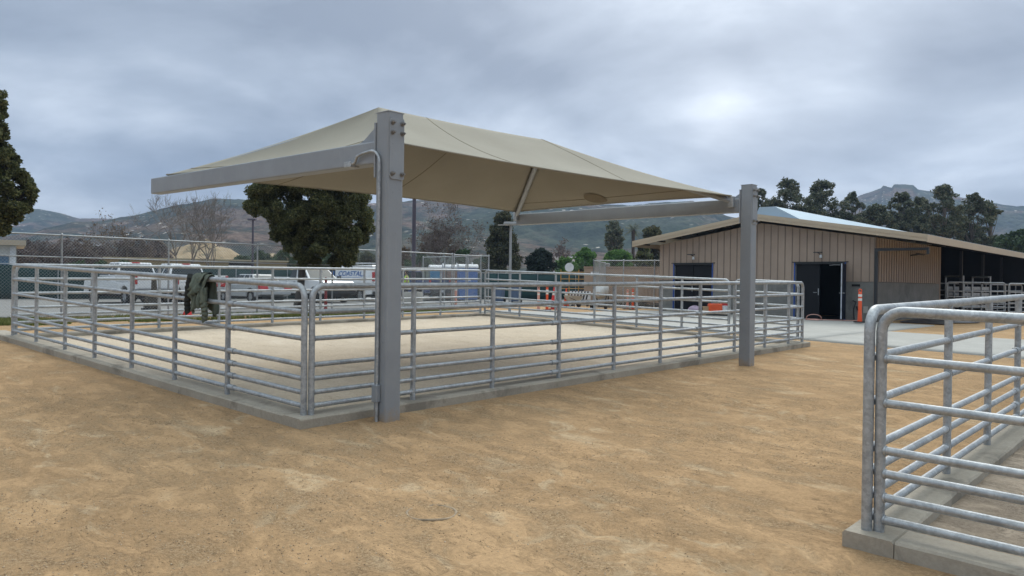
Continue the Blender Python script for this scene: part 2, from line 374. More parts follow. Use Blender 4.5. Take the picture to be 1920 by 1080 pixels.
# ------------------------------------------------------------------ ground
def spaced(lo, hi, flo, fhi, fine, grow=1.13):
    a = list(np.arange(flo, fhi+1e-6, fine)); x, d = fhi, fine
    while x < hi: d = min(d*grow, 1.0) if x < 70 else d*1.35; x += d; a.append(x)
    x, d = flo, fine; b = []
    while x > lo: d = min(d*grow, 1.0) if x > -40 else d*1.35; x -= d; b.append(x)
    return np.array(b[::-1]+a)
gx = spaced(-1500, 1500, 1.2, 12.5, .042); gy = spaced(-1500, 1500, -.6, 8.4, .042)
X, Y = np.meshgrid(gx, gy)
Z = G(X, Y)
def inside(X, Y, x0, x1, y0, y1, m=.12): return sst(X, x0-m, x0)*sst(-X, -x1-m, -x1)*sst(Y, y0-m, y0)*sst(-Y, -y1-m, -y1)
near = sst(-np.hypot(X, Y), -17, -12)
ca, sa = math.cos(R_(38)), math.sin(R_(38))
U = X*ca+Y*sa; V = -X*sa+Y*ca
relief = (fbm(U*1.3+40, V*.9+40, 3)-.5)*.014+(fbm(U*5.5+9, V*3.6+5, 4, .6)-.5)*.014; scuff = np.zeros_like(X)
rough = sst(fbm(U*1.1+3, V*.6+8, 4, .55), .47, .62)
relief += (fbm(U*17+3, V*13, 3, .65)-.5)*(.008+.030*rough)
# tracks raked by machines, footprints and a half buried ring
relief += -.012*np.exp(-((V-.30*np.sin(U*.35)-1.1)/.14)**2)-.010*np.exp(-((V-.30*np.sin(U*.35)-2.6)/.14)**2)
relief += -.010*np.exp(-((U*.5-V*.9+1.5)/.12)**2)
for (yo, am, ph) in ((2.55, .35, .2), (2.85, .35, .2), (3.7, .5, 1.4), (4.02, .5, 1.4), (5.2, .3, 2.6), (1.9, .4, 3.3)):
    tr_ = Y-(yo+am*np.sin(X*.28+ph)); relief += (-.015*np.exp(-(tr_/.06)**2)+.008*np.exp(-((np.abs(tr_)-.12)/.05)**2))*sst(fbm(X*.6+yo, Y*.6, 3), .35, .55)
for k in range(70):
    fx, fy = rng.uniform(1.6, 9.5), rng.uniform(.2, 6.0)
    if fx > 4 and fy > 5.9: continue
    an = rng.uniform(-.6, 1.2); dx = (X-fx)*math.cos(an)+(Y-fy)*math.sin(an); dy = -(X-fx)*math.sin(an)+(Y-fy)*math.cos(an)
    q = np.minimum((dx/.145)**2+(dy/.055)**2, ((dx+.03)/.13)**2+(dy/.05)**2)
    relief += -.012*sst(-q, -1.15, -.8)+.009*np.exp(-((q-1.35)/.35)**2); scuff = np.maximum(scuff, sst(-q, -1.1, -.6)*rng.uniform(.0, .8))
RX, RY_ = at(814, 5.20)
rr = np.hypot(X-RX, Y-RY_); relief = relief*sst(rr, .16, .24); relief += .010*np.exp(-((rr-.175)/.03)**2)-.014*sst(-rr, -.14, -.11)+.004*(fbm(X*30, Y*30, 3)-.5)
mask = near*(1-inside(X, Y, 4.2, 17.0, 6.62, 16.75))*(1-inside(X, Y, 4.92, 17.0, -9, 1.70))
Z = Z+relief*mask-.06*inside(X, Y, 4.35, 16.8, 6.8, 16.5, .05)-.05*inside(X, Y, 5.1, 16.8, -9, 1.4, .05)
# sand banked against the columns
for cx, cy in ((5.06, 6.36), (12.48, 5.96)):
    Z += .03*np.exp(-(np.hypot(X-cx, Y-cy)/.28)**2)
nx_, ny_ = len(gx), len(gy)
idx = np.arange(nx_*ny_).reshape(ny_, nx_)
Fq = np.stack([idx[:-1, :-1], idx[:-1, 1:], idx[1:, 1:], idx[1:, :-1]], -1).reshape(-1, 4)
gr = fast_mesh('ground', np.stack([X, Y, Z], -1).reshape(-1, 3), Fq, SAND, smooth=True); gr['kind'] = 'structure'
att = gr.data.attributes.new('scuff', 'FLOAT', 'POINT'); att.data.foreach_set('value', (scuff*mask).astype(np.float32).ravel())
# loose pebbles lying on the yard 
def bilin(x, y):
    i = np.clip(np.searchsorted(gx, x)-1, 0, len(gx)-2); j = np.clip(np.searchsorted(gy, y)-1, 0, len(gy)-2)
    u = (x-gx[i])/(gx[i+1]-gx[i]); w = (y-gy[j])/(gy[j+1]-gy[j])
    return (Z[j, i]*(1-u)+Z[j, i+1]*u)*(1-w)+(Z[j+1, i]*(1-u)+Z[j+1, i+1]*u)*w
rp = np.random.default_rng(21); n = 26000; a_ = rp.uniform(R_(2), R_(83), n*3); d_ = 1.5+9.5*rp.random(n*3)**1.1; px_, py_ = d_*np.cos(a_), d_*np.sin(a_)
ok = ~((px_ > 4.1) & (py_ > 6.5)) & ~((px_ > 4.8) & (py_ < 1.8)) & (fbm((px_*ca+py_*sa)*1.1+3, (-px_*sa+py_*ca)*.6+8, 4, .55) > rp.uniform(.40, .60, n*3))
px_, py_ = px_[ok][:n], py_[ok][:n]; n = len(px_); sz = .0022+.0045*rp.random(n)**3.2; zz_ = bilin(px_, py_)
oc = np.array([(1, 0, 0), (0, 1, 0), (-1, 0, 0), (0, -1, 0), (0, 0, .75), (0, 0, -.5)]); of = np.array([(0, 1, 4), (1, 2, 4), (2, 3, 4), (3, 0, 4), (1, 0, 5), (2, 1, 5), (3, 2, 5), (0, 3, 5)])
Vp = oc[None]*sz[:, None, None]*rp.uniform(.6, 1.4, (n, 6, 1)); Vp = Vp+np.stack([px_, py_, zz_+sz*.25], -1)[:, None]
PB = NT('pebble_stone'); gi_ = PB.n('ShaderNodeNewGeometry'); PB.l(PB.ramp(gi_.outputs['Random Per Island'], [(0, (.17, .125, .085)), (.5, (.33, .22, .125)), (1, (.58, .48, .36))]), PB.b.inputs['Base Color']); PB.b.inputs['Roughness'].default_value = .95
pe = fast_mesh('pebbles', Vp.reshape(-1, 3), (of[None]+6*np.arange(n)[:, None, None]).reshape(-1, 3), PB.m); tag(pe, 'loose pebbles and crumbs scattered over the sandy yard', 'pebbles', kind='stuff')
def sheet(name, x0, x1, y0, y1, dz, mat, step=.5, lump=0., kind='structure', yfun=None):
    xs = np.linspace(x0, x1, max(2, int((x1-x0)/step)+1)); ys = np.linspace(y0, y1, max(2, int((y1-y0)/step)+1))
    A, B = np.meshgrid(xs, ys)
    Zs = G(A, B)+dz
    if lump: Zs = Zs+(fbm(A*2.3, B*2.3, 4, .6)-.5)*lump
    # skirt so the sheet is a slab
    n, m = len(xs), len(ys); ii = np.arange(n*m).reshape(m, n)
    Vv = np.stack([A, B, Zs], -1).reshape(-1, 3)
    fq = np.stack([ii[:-1, :-1], ii[:-1, 1:], ii[1:, 1:], ii[1:, :-1]], -1).reshape(-1, 4).tolist()
    rim = list(ii[0, :])+list(ii[1:, -1])+list(ii[-1, -2::-1])+list(ii[-2:0:-1, 0])
    low = Vv[rim].copy(); low[:, 2] -= .15; b = len(Vv); Vv = np.vstack([Vv, low]); L = len(rim)
    for k in range(L): fq.append([rim[k], b+k, b+(k+1) % L, rim[(k+1) % L]])
    o = fast_mesh(name, Vv, fq, mat, smooth=False); o['kind'] = kind; return o
sheet('pen_sand', 4.5, 16.70, 6.92, 16.45, .035, PENSAND, .12, .035)
sheet('pen_soil', 5.18, 16.70, -8.9, 1.46, .03, PENSAND2, .1, .03)
sheet('concrete_apron', 18.35, 29.3, 7.2, 18.9, .03, APRON)
sheet('concrete_walk', 18.35, 23.9, -16, 7.196, .03, APRON)
sheet('concrete_path', 18.35, 24.2, 18.904, 22.4, .03, APRON)
sheet('parking_lot', -45, 60, 25.6, 60, .02, ASPH, 1.5)

rz_ = float(bilin(np.array([RX]), np.array([RY_]))[0])
VL = empty('valve_cover', (RX, RY_, rz_+.002), 'half buried round cover in the sand near the bottom centre', 'ground cover')
VM = plain('dusty_iron', (.30, .23, .155), .9, 0, .35, 20, .004)
MB().tube([(.165*math.cos(2*math.pi*k/40), .165*math.sin(2*math.pi*k/40), .013+.003*math.sin(k*.55)) for k in range(41)], .010, 7, caps=False).build('rim', VM, VL)
MB().grid(lambda u, v: (.155*v*math.cos(2*math.pi*u), .155*v*math.sin(2*math.pi*u), -.004+.004*math.sin(u*40)*v), 40, 4).build('lid', SAND, VL)
# ------------------------------------------------------------------ pens
RH = (.09, .225, .365, .505, .77, 1.04); TOPH = 1.30; PR = .030; RH2 = (.075, .212, .358, .50, .79, 1.063)
def kerb_run(name, label, x0, x1, y0, y1):
    """one straight concrete kerb, top 0.10 above the yard"""
    mb = MB(); n = max(2, int(max(x1-x0, y1-y0)/.25)); alongx = (x1-x0) > (y1-y0)
    rg = random.Random(name+label); rows = []
    for i in range(n+1):
        t = i/n; jl, jr = rg.uniform(-.004, .004), rg.uniform(-.004, .004)
        if alongx: x = x0+(x1-x0)*t; a, b = (x, y0+jl), (x, y1+jr)
        else: y = y0+(y1-y0)*t; a, b = (x1+jr, y), (x0+jl, y)
        za, zb = g(*a), g(*b); c = .014
        dx, dy = (0, c) if alongx else (-c, 0)
        rows.append([(a[0], a[1], za-.12), (a[0], a[1], za+.10-c), (a[0]+dx, a[1]+dy, za+.10), (b[0]-dx, b[1]-dy, zb+.10), (b[0], b[1], zb+.10-c), (b[0], b[1], zb-.12)])
    vs = [p for r in rows for p in r]; fs = []
    for i in range(n):
        for k in range(5): fs.append((i*6+k, (i+1)*6+k, (i+1)*6+k+1, i*6+k+1))
    fs += [tuple(range(6)), tuple(range(n*6+5, n*6-1, -1))]
    mb.add(vs, fs); off = (x0, y0, g(x0, y0))
    o = mb.build(name, KERB, off=off, recalc=True); o.location = off; return tag(o, label, 'kerb')
kerb_run('concrete_kerb', 'low concrete kerb under the pipe fence nearest the left foreground', 4.20, 4.52, 6.952, 17.6)
kerb_run('concrete_kerb', 'long concrete kerb along the front of the shaded pen beside both columns', 4.20, 17.0, 6.63, 6.95)
kerb_run('concrete_kerb', 'concrete kerb along the far back of the shaded pen before the grass', 4.522, 17.0, 16.45, 16.75)
kerb_run('concrete_kerb', 'concrete kerb on the barn side of the shaded pen, next to the apron', 16.70, 17.0, 6.952, 16.448)
kerb_run('concrete_kerb', 'concrete kerb at bottom right under the pipe fence that runs towards the camera', 4.90, 5.20, -9, 1.398)
kerb_run('concrete_kerb', 'concrete kerb of the right hand pen running away towards the barn', 4.90, 17.0, 1.40, 1.70)
def pipe_fence(label, axis, fixed, a, b, posts, joints=(), seg=12, group='galvanised pipe fences of the pens', gate=False, TOPH=TOPH, RH=RH):
    """galvanised pipe rail panel: bent end posts and top rail in one pipe, posts, six lower rails"""
    sgn = 1 if b > a else -1
    def P(s, h):
        x, y = (s, fixed) if axis == 'x' else (fixed, s); return (x, y, g(x, y)+.10+h)
    off = P(a, 0); name = 'pipe_gate' if gate else 'pipe_fence'
    root = empty(name, off, label, 'gate' if gate else 'fence', group=group)
    b0 = .06 if gate else -.02
    ra = .13; pts = [P(a, b0), P(a, .6), P(a, TOPH-ra)]
    for k in range(1, 7):
        t = k/6*math.pi/2; pts.append(P(a+sgn*ra*(1-math.cos(t)), TOPH-ra+ra*math.sin(t)))
    for s in posts: pts.append(P(s, TOPH))
    for k in range(5, -1, -1):
        t = k/6*math.pi/2; pts.append(P(b-sgn*ra*(1-math.cos(t)), TOPH-ra+ra*math.sin(t)))
    pts += [P(b, .6), P(b, b0)]
    MB().tube(pts, PR+.002, seg).build('top_rail', GALV, root, off)
    for h in RH:
        m = MB(); q = [P(a+sgn*.02, h)]+[P(s, h) for s in posts]+[P(b-sgn*.02, h)]
        m.tube(q, PR-.004, seg, caps=False)
        for s in [a, b]+list(posts):        # weld collars at the posts
            for sd in (-1, 1):
                s1 = s+sd*(PR-.004); s2 = s+sd*(PR+.006)
                if min(a, b)-.001 <= min(s1, s2) and max(s1, s2) <= max(a, b)+.001: m.tube([P(s1, h), P(s2, h)], PR+.0015, seg)
        for s in joints: m.tube([P(s-sgn*.16, h), P(s-sgn*.05, h)], PR+.004, seg)
        m.build('rail', GALV, root, off)
    for s in posts:
        MB().tube([P(s, b0), P(s, TOPH-.01)], PR, seg).build('post', GALV, root, off)
    return root
pipe_fence('pipe fence on the left side of the shaded pen with a jacket hung over it', 'y', 4.345, 6.80, 16.47,
           (8.366, 9.729, 11.064, 12.432, 13.71, 15.137), (8.37,), 16)
pipe_fence('long pipe fence along the front of the shaded pen behind both columns', 'x', 6.765, 4.41, 16.86,
           (5.744, 7.045, 8.372, 9.698, 11.019, 12.325, 13.64, 14.958, 16.12), (8.37, 12.33), 16)
pipe_fence('pipe fence across the far back of the shaded pen before the parked vehicles', 'x', 16.6, 4.42, 16.74,
           (5.75, 7.07, 8.4, 9.73, 11.06, 12.4, 13.7, 15.1), (8.4, 12.4), 10)
pipe_fence('pipe fence on the barn side of the shaded pen, ending at the gate', 'y', 16.85, 16.52, 8.50,
           (15.1, 13.75, 12.4, 11.06, 9.75), (12.4,), 10)
pipe_fence('short pipe gate at the barn side corner of the shaded pen', 'y', 16.85, 8.36, 6.86, (7.6,), (), 10, gate=True)
pipe_fence('pipe fence of the right hand pen running away towards the barn', 'x', 1.592, 5.015, 16.8,
           (6.90, 8.357, 9.78, 11.2, 12.6, 14.0, 15.4), (9.78,), 20, TOPH=1.355, RH=RH2)
pipe_fence('nearest pipe fence, at bottom right, running out of frame towards the camera', 'y', 5.045, 1.53, -6.0,
           (-.35, -1.7, -3.05, -4.4), (), 20, TOPH=1.355, RH=RH2)

# ------------------------------------------------------------------ shade structure
def bolt(mb, x, y, z, ax, r=.0185):
    d = {'-y': (0, -1, 0), '-x': (-1, 0, 0)}[ax]
    mb.tube([(x, y, z), (x+d[0]*.008, y+d[1]*.008, z)], r*1.35, 12, smooth=False)
    mb.tube([(x+d[0]*.008, y+d[1]*.008, z), (x+d[0]*.032, y+d[1]*.032, z)], r, 6, smooth=False)
    mb.tube([(x+d[0]*.032, y+d[1]*.032, z), (x+d[0]*.05, y+d[1]*.05, z)], r*.55, 8, smooth=False)
def column(cx, cy, top, label, conduit):
    z0 = g(cx, cy); h = .1; root = empty('steel_column', (cx, cy, z0), label, 'column')
    # hollow section with rounded corners
    pr = []; rc = .018
    for (sx, sy, a0) in ((1, 1, 0), (-1, 1, 90), (-1, -1, 180), (1, -1, 270)):
        for k in range(4):
            a = R_(a0+k*30); pr.append((sx*(h-rc)+rc*math.cos(a), sy*(h-rc)+rc*math.sin(a)))
    MB().prism(pr, -.15, top-z0, 'z').build('post', STEEL, root, recalc=True)
    MB().box(-h-.004, h+.004, -h-.004, h+.004, top-z0, top-z0+.008).build('cap_plate', STEEL2, root)
    p = MB(); zb, zt = 2.745-z0, 3.375-z0
    prof = [(-h+.014, zb+.03), (-h+.035, zb), (h-.012, zb), (h-.002, zb+.012), (h-.002, zt-.012), (h-.012, zt), (-h+.035, zt), (-h+.014, zt-.03)]
    p.prism(prof, -h-.012, -h, 'y').build('connection_plate', STEEL2, root, recalc=True)
    for zz in (3.32, 3.22, 2.80):
        for xx in (-h+.045, h-.03):
            b = MB(); bolt(b, xx, -h-.012, zz-z0, '-y'); b.build('bolt', BOLT, root)
    # back plate on the beam side
    MB().box(-h-.012, h+.012, h, h+.022, 2.77-z0, 3.34-z0).build('beam_flange', STEEL2, root, bevel=.004)
    if conduit:
        c = MB(); x = -h-.022; y = .012
        pts = [(x, y, -.05), (x, y, .9), (x, y, 2.2), (x, y, 2.70)]
        for k in range(1, 8):
            a = k/7*math.pi/2*1.05; pts.append((x+.005*k/7, y+.16*(1-math.cos(a)), 2.70+.16*math.sin(a)-.02*k/7))
        lx, ly, lz = pts[-1]
        pts += [(lx, ly+.12, lz-.01), (lx, ly+.22, lz-.03), (lx, ly+.25, lz-.09), (lx, ly+.30, lz-.105)]
        c.tube([(p_[0], p_[1], p_[2]-.03) for p_ in pts], .0155, 12)
        cdt = c.build('conduit', GALV, root)
        k2 = MB()
        for zz in (.30, 1.72): k2.tube([(x, y, zz), (x, y, zz+.045)], .021, 12)
        k2.build('coupling', GALV, root)
        MB().box(x-.034, x+.022, y-.035, y+.05, .22, .40).build('junction_box', STEEL, root, bevel=.008)
        MB().box(x-.02, x+.10, ly+.30, ly+.42, lz-.165, lz-.105).build('lamp_housing', GALV, root, bevel=.006)
    else:
        pass
    return root
column(5.057, 6.363, 3.43, 'nearest grey square steel column with conduit and bolted plate', True)
column(12.483, 5.961, 3.41, 'far grey square steel column standing in sand near the barn doors', False)
shade = empty('shade_canopy', (5.06, 6.36, 2.9), 'large tan fabric shade canopy stretched over the pen on two beams', 'canopy')
OFF = (5.06, 6.36, 2.9)
def beam(cx, y0, y1, zt0, zt1, dp=.235, w=.085, gs=1.):
    m = MB(); r = .016
    def sec(y, zt):
        zb = zt-dp; pr = []
        for (sx, zc_, a0) in ((1, zt-r, 0), (-1, zt-r, 90), (-1, zb+r, 180), (1, zb+r, 270)):
            for k in range(4):
                a = R_(a0+k*30); pr.append((cx+sx*(w-r)+r*math.cos(a), y, zc_+r*math.sin(a)))
        return pr
    n = 16; A, B = sec(y0, zt0), sec(y1, zt1)
    m.add(A+B, [tuple(range(n)), tuple(range(2*n-1, n-1, -1))]+[(i, n+i, n+(i+1) % n, (i+1) % n) for i in range(n)])
    o = m.build('cantilever_beam', STEEL2, shade, OFF, recalc=True)
    # gusset with a hand hole on top of the beam at the column
    gm = MB(); t0 = .007
    prof = [(y0+a_*gs, zt0+b_*gs) for a_, b_ in ((0, 0), (.42, .01), (.30, .055), (.14, .15), (.05, .215), (0, .22))]
    gm.prism(prof, cx-t0, cx+t0, 'x').build('gusset', STEEL2, shade, OFF, recalc=True)
    return o
beam(5.057, 6.485, 12.0, 3.155, 3.215); beam(12.483, 6.083, 11.24, 3.19, 3.18, gs=.5)
A_ = Vector((5.14, 6.66, 3.215)); B_ = Vector((5.12, 11.80, 3.27)); C_ = Vector((12.38, 11.22, 3.23)); D_ = Vector((12.36, 6.22, 3.24))
P1 = Vector((6.98, 9.05, 4.22)); P2 = Vector((10.45, 8.85, 4.23))
def edge(p, q, t, inn, dz):      # scalloped hem between two corners
    c = 4*t*(1-t); r = p.lerp(q, t); return Vector((r.x+inn[0]*c, r.y+inn[1]*c, r.z+dz*c))
E_AD = lambda t: edge(A_, D_, t, (0, .12), -.015)
E_BC = lambda t: edge(B_, C_, t, (0, -.22), .02)
E_AB = lambda t: edge(A_, B_, t, (.24, 0), -.0)
E_DC = lambda t: edge(D_, C_, t, (-.24, 0), .0)
def hip(p, q, t): r = p.lerp(q, t); r.z -= .16*4*t*(1-t)*.35; return r
def ridge(t): r = P1.lerp(P2, t); r.z -= .02*4*t*(1-t); return r
def panel_long(E, pa, pb, sag):       # u along the hem, v up to the ridge; the hips close the sides
    def fn(u, v):
        lo = E(u)
        # top curve: the hips near the corners, the ridge between
        tp = ridge(u)
        p = lo.lerp(tp, v)
        L0 = hip(pa, P1, v); L1 = hip(pb, P2, v)
        lin = (E(0).lerp(ridge(0), v)).lerp(E(1).lerp(ridge(1), v), u)
        p = p+(L0.lerp(L1, u)-lin)
        p.z -= sag*4*v*(1-v)*4*u*(1-u); return p
    return fn
def panel_tri(E, pa, pb, T):
    def fn(u, v):
        lo = E(u); p = lo.lerp(T, v); L0 = hip(pa, T, v); L1 = hip(pb, T, v)
        lin = E(0).lerp(T, v).lerp(E(1).lerp(T, v), u)
        p = p+(L0.lerp(L1, u)-lin); p.z -= .09*4*v*(1-v)*4*u*(1-u); return p
    return fn
f_front = panel_long(E_AD, A_, D_, .02); f_back = panel_long(E_BC, B_, C_, .05)
f_left = panel_tri(E_AB, A_, B_, P1); f_right = panel_tri(E_DC, D_, C_, P2)
cm = MB()
for fn in (f_front, f_back): cm.grid(fn, 44, 22)
for fn in (f_left, f_right): cm.grid(fn, 30, 22)
cm.build('fabric', CLOTH, shade, OFF, solid=.004)
sm = MB()
def seam(fn, u, u1=None, v0=0., v1=1.):
    u1 = u if u1 is None else u1
    sm.tube([fn(u+(u1-u)*k/16, v0+(v1-v0)*k/16) for k in range(17)], .0085, 5, caps=False)
seam(f_front, .30, .25); seam(f_front, .62, .985); seam(f_back, .235); seam(f_back, .52)
seam(f_right, 0.02, 1, .16, .16)
seam(f_left, 0.02, 1, .12, .12)
sm.build('seam', SEAM, shade, OFF)
hm = MB()
for E in (E_AD, E_BC, E_AB, E_DC): hm.tube([E(k/40) for k in range(41)], .013, 8)
hm.build('hem', CLOTH, shade, OFF)
for c, p in ((A_, P1), (B_, P1), (C_, P2), (D_, P2)):
    MB().tube([(c.x, c.y, c.z-.09), (p.x, p.y, p.z-.13)], .045, 12).build('hip_rafter', STEEL2, shade, OFF)
MB().tube([(P1.x, P1.y, P1.z-.14), (P2.x, P2.y, P2.z-.14)], .045, 12).build('ridge_tube', STEEL2, shade, OFF)
for c, cx, sg in ((A_, 5.057, 1), (B_, 5.057, 1), (C_, 12.483, -1), (D_, 12.483, -1)):
    MB().box(min(cx+sg*.085, c.x+sg*.05), max(cx+sg*.085, c.x+sg*.05), c.y-.05, c.y+.05, c.z-.20, c.z-.01).build('corner_bracket', GALV, shade, OFF, bevel=.008)
def patch(u, v):
    p = f_right(.50+.055*u*math.cos(2*math.pi*v), .17+.12*u*math.sin(2*math.pi*v)); p.z -= .012; return p
MB().grid(patch, 2, 20, False).build('reinforcing_patch', SEAM, shade, OFF)

# ------------------------------------------------------------------ barn
BAYW = plain('bay_shade_black', (.02, .02, .021), .9, spec=.1)  # near-black wall tone paints in the shade inside the open bay
BX = 29.5; BY0, BY1 = 9.25, 18.2; FLOOR = .40; WZ = 1.90
RY, RZ = 13.55, 4.50          # ridge
def roofz(y): return RZ-.163*abs(y-RY)          # top of the roof
barn = empty('barn', (BX, BY0, FLOOR), 'tan metal sided barn with dark double doors and low pitched roof', 'building')
BO = (BX, BY0, FLOOR)
DZ = 2.56; DL = (15.66, 17.46); DR = (10.27, 12.14)
# gable wall: siding above the concrete wainscot, with the two openings left free
w = MB()
def gab(y0, y1, zb):
    ys = [y0]+([RY] if y0 < RY < y1 else [])+[y1]
    for a, b in zip(ys[:-1], ys[1:]):
        za, zb2 = roofz(a)-.30, roofz(b)-.30
        w.hexa([(BX, a, zb), (BX+.12, a, zb), (BX+.12, b, zb), (BX, b, zb), (BX, a, za), (BX+.12, a, za), (BX+.12, b, zb2), (BX, b, zb2)])
gab(BY0, DR[0], WZ); gab(DR[0], DR[1], DZ); gab(DR[1], DL[0], WZ); gab(DL[0], DL[1], DZ); gab(DL[1], BY1, WZ)
w.build('siding', SIDING, barn, BO)
bt = MB(); y = BY0+.14
while y < BY1:
    zb = WZ
    for d in (DL, DR):
        if d[0]-.03 < y < d[1]+.03: zb = DZ+.08
    bt.prism([(BX-.016, zb+.002), (BX, zb+.002), (BX, roofz(y)-.31), (BX-.016, roofz(y)-.31)], y, y+.028, 'y'); y += .287
bt.build('siding_rib', BATTEN, barn, BO, recalc=True)
for a, b in ((BY0, DR[0]-.05), (DR[1]+.05, DL[0]-.05), (DL[1]+.05, BY1)):
    MB().box(BX-.03, BX+.14, a, b, FLOOR-.2, WZ-.015).build('concrete_base', WAINS, barn, BO)
    MB().box(BX-.045, BX-.002, a, b, WZ-.014, WZ).build('base_flashing', BATTEN, barn, BO)
# right side wall (facing -Y): concrete base and narrow siding
SX1 = 38.4
MB().box(BX+.145, SX1, BY0+.02, BY0+.16, FLOOR-.2, WZ-.015).build('concrete_base', WAINS, barn, BO)
MB().box(BX+.125, SX1, BY0+.03, BY0+.14, WZ, roofz(BY0)-.28).build('siding', SIDING, barn, BO)
bt = MB(); x = BX+.3
while x < SX1: bt.box(x, x+.03, BY0+.01, BY0+.03, WZ+.01, roofz(BY0)-.29); x += .30
bt.build('siding_rib', BATTEN, barn, BO)
MB().box(SX1, SX1+.14, BY0+.0, BY0+.15, FLOOR-.2, roofz(BY0)-.28).build('corner_trim', SIDING, barn, BO)
MB().box(BX-.035, BX+.06, BY0-.05, BY0-.002, FLOOR-.2, roofz(BY0)-.3).build('corner_trim', BATTEN, barn, BO)
# left side, rear walls, open bay behind the side wall
MB().box(BX+.13, 58, BY1-.12, BY1, FLOOR-.2, roofz(BY1)-.28).build('rear_siding', SIDING, barn, BO)
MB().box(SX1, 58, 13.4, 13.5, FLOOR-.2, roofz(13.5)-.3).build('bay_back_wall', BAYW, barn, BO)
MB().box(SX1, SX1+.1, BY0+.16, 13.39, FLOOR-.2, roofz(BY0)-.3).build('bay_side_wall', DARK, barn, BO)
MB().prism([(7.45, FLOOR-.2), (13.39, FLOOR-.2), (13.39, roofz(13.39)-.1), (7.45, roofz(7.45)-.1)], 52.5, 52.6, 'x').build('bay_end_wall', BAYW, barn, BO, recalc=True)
MB().box(58, 58.1, 7.6, BY1, FLOOR-.2, roofz(7.6)-.28).build('end_wall', SIDING, barn, BO)
for x in (42.2, 46.8, 51.5):
    MB().box(x, x+.12, 9.2, 9.32, FLOOR-.1, roofz(9.2)-.3).build('bay_post', DARK, barn, BO)
# interior behind the doors
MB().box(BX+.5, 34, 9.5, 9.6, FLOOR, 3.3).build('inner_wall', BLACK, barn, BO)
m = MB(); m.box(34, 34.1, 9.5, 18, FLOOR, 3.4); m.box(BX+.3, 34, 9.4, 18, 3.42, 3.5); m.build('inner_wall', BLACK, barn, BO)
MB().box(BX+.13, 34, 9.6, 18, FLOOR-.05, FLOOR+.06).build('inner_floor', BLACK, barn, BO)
# doors
def dbl(y0, y1, open_right, zb):
    for j, (ya, yb) in enumerate(((y0-.04, y0), (y1, y1+.04))):
        MB().box(BX-.04, BX+.13, ya, yb, zb, DZ+.05).build('door_jamb', BLUEJ, barn, BO)
        m = MB(); e = .03
        m.box(BX-.05, BX-.041, ya+(.0 if j == 0 else -.07), yb+(.07 if j == 0 else 0), zb, DZ+.0)
    MB().box(BX-.04, BX+.13, y0, y1, DZ, DZ+.05).build('door_head', DARK, barn, BO)
    MB().box(BX-.06, BX-.0, y0-.12, y1+.12, DZ+.052, DZ+.08).build('drip_cap', DARK, barn, BO)
    ym = (y0+y1)/2
    def leaf(ya, yb):
        o = MB().box(BX+.03, BX+.075, ya+.008, yb-.008, zb+.02, DZ-.006).build('door_leaf', DOORM, barn, BO); return o
    l1 = leaf(ym, y1)
    h = MB(); h.tube([(BX+.03, ym+.10, zb+1.0), (BX-.03, ym+.10, zb+1.0), (BX-.03, ym+.22, zb+1.0)], .011, 8); h.build('handle', GALV, l1, BO)
    MB().box(BX+.02, BX+.03, ym+.03, ym+.06, zb+.9, zb+1.15).build('lock_plate', GALV, l1, BO)
    kp = MB(); kp.box(BX+.015, BX+.03, y1-.02, y1-.008, zb+.1, DZ-.05); kp.build('astragal', PALEJ, l1, BO)
    if not open_right:
        l2 = leaf(y0, ym); MB().box(BX+.02, BX+.03, y0+.008, y0+.03, zb+.05, DZ-.05).build('astragal', PALEJ, l2, BO)
        MB().tube([(BX-.0, ym-.08, zb+1.02), (BX-.04, ym-.08, zb+1.02)], .03, 10).build('lock_plate', GALV, l2, BO)
    else:      # leaf swung out to 90 degrees, seen edge on
        l2 = MB().box(-.90, .0, -.045, -.002, zb+.05-FLOOR, DZ-.01-FLOOR).build('door_leaf', NAVYJ, barn); l2.location = (-.045, y0-BY0-.01, 0); l2.rotation_euler = (0, 0, R_(11)); BX0, y0k = BX, y0
        MB().box(-.904, -.901, -.044, -.003, zb+.06-FLOOR, DZ-.02-FLOOR).build('leaf_edge', PALEJ, l2)
        h = MB(); zz = zb+1.0-FLOOR; h.tube([(-.82, -.03, zz), (-.82, .06, zz), (-.70, .06, zz)], .012, 8); h.tube([(-.82, -.03, zz), (-.82, -.11, zz), (-.70, -.11, zz)], .012, 8); h.build('handle', GALV, l2)
        for z in (zb+.35, zb+1.25, DZ-.3): MB().box(-.912, -.905, -.035, -.012, z-FLOOR, z-FLOOR+.10).build('lock_plate', GALV, l2)
        MB().tube([(BX-.06, y0+.55, DZ-.06), (BX-.25, y0+.30, DZ-.05), (BX-.5, y0+.01, DZ-.06)], .012, 6).build('door_closer', GALV, barn, BO)
dbl(DL[0], DL[1], False, .52); dbl(DR[0], DR[1], True, .475)
# roof with overhangs, fascia, rafters, ridge monitor
OX = 28.9; OYL, OYR = 19.2, 7.38
rf = MB()
for (a, b) in ((OYR, RY), (RY, OYL)):
    za, zb = roofz(a), roofz(b)
    rf.hexa([(OX+.03, a, za-.06), (58.6, a, za-.06), (58.6, b, zb-.06), (OX+.03, b, zb-.06), (OX+.03, a, za), (58.6, a, za), (58.6, b, zb), (OX+.03, b, zb)])
rf.build('roof', ROOF, barn, BO)
sr = MB(); x = OX+.4
while x < 58: 
    for (a, b) in ((OYR, RY), (RY, OYL)): sr.hexa([(x, a, roofz(a)), (x+.03, a, roofz(a)), (x+.03, b, roofz(b)), (x, b, roofz(b)), (x, a, roofz(a)+.04), (x+.03, a, roofz(a)+.04), (x+.03, b, roofz(b)+.04), (x, b, roofz(b)+.04)])
    x += .5
sr.build('roof_seam', ROOF, barn, BO)
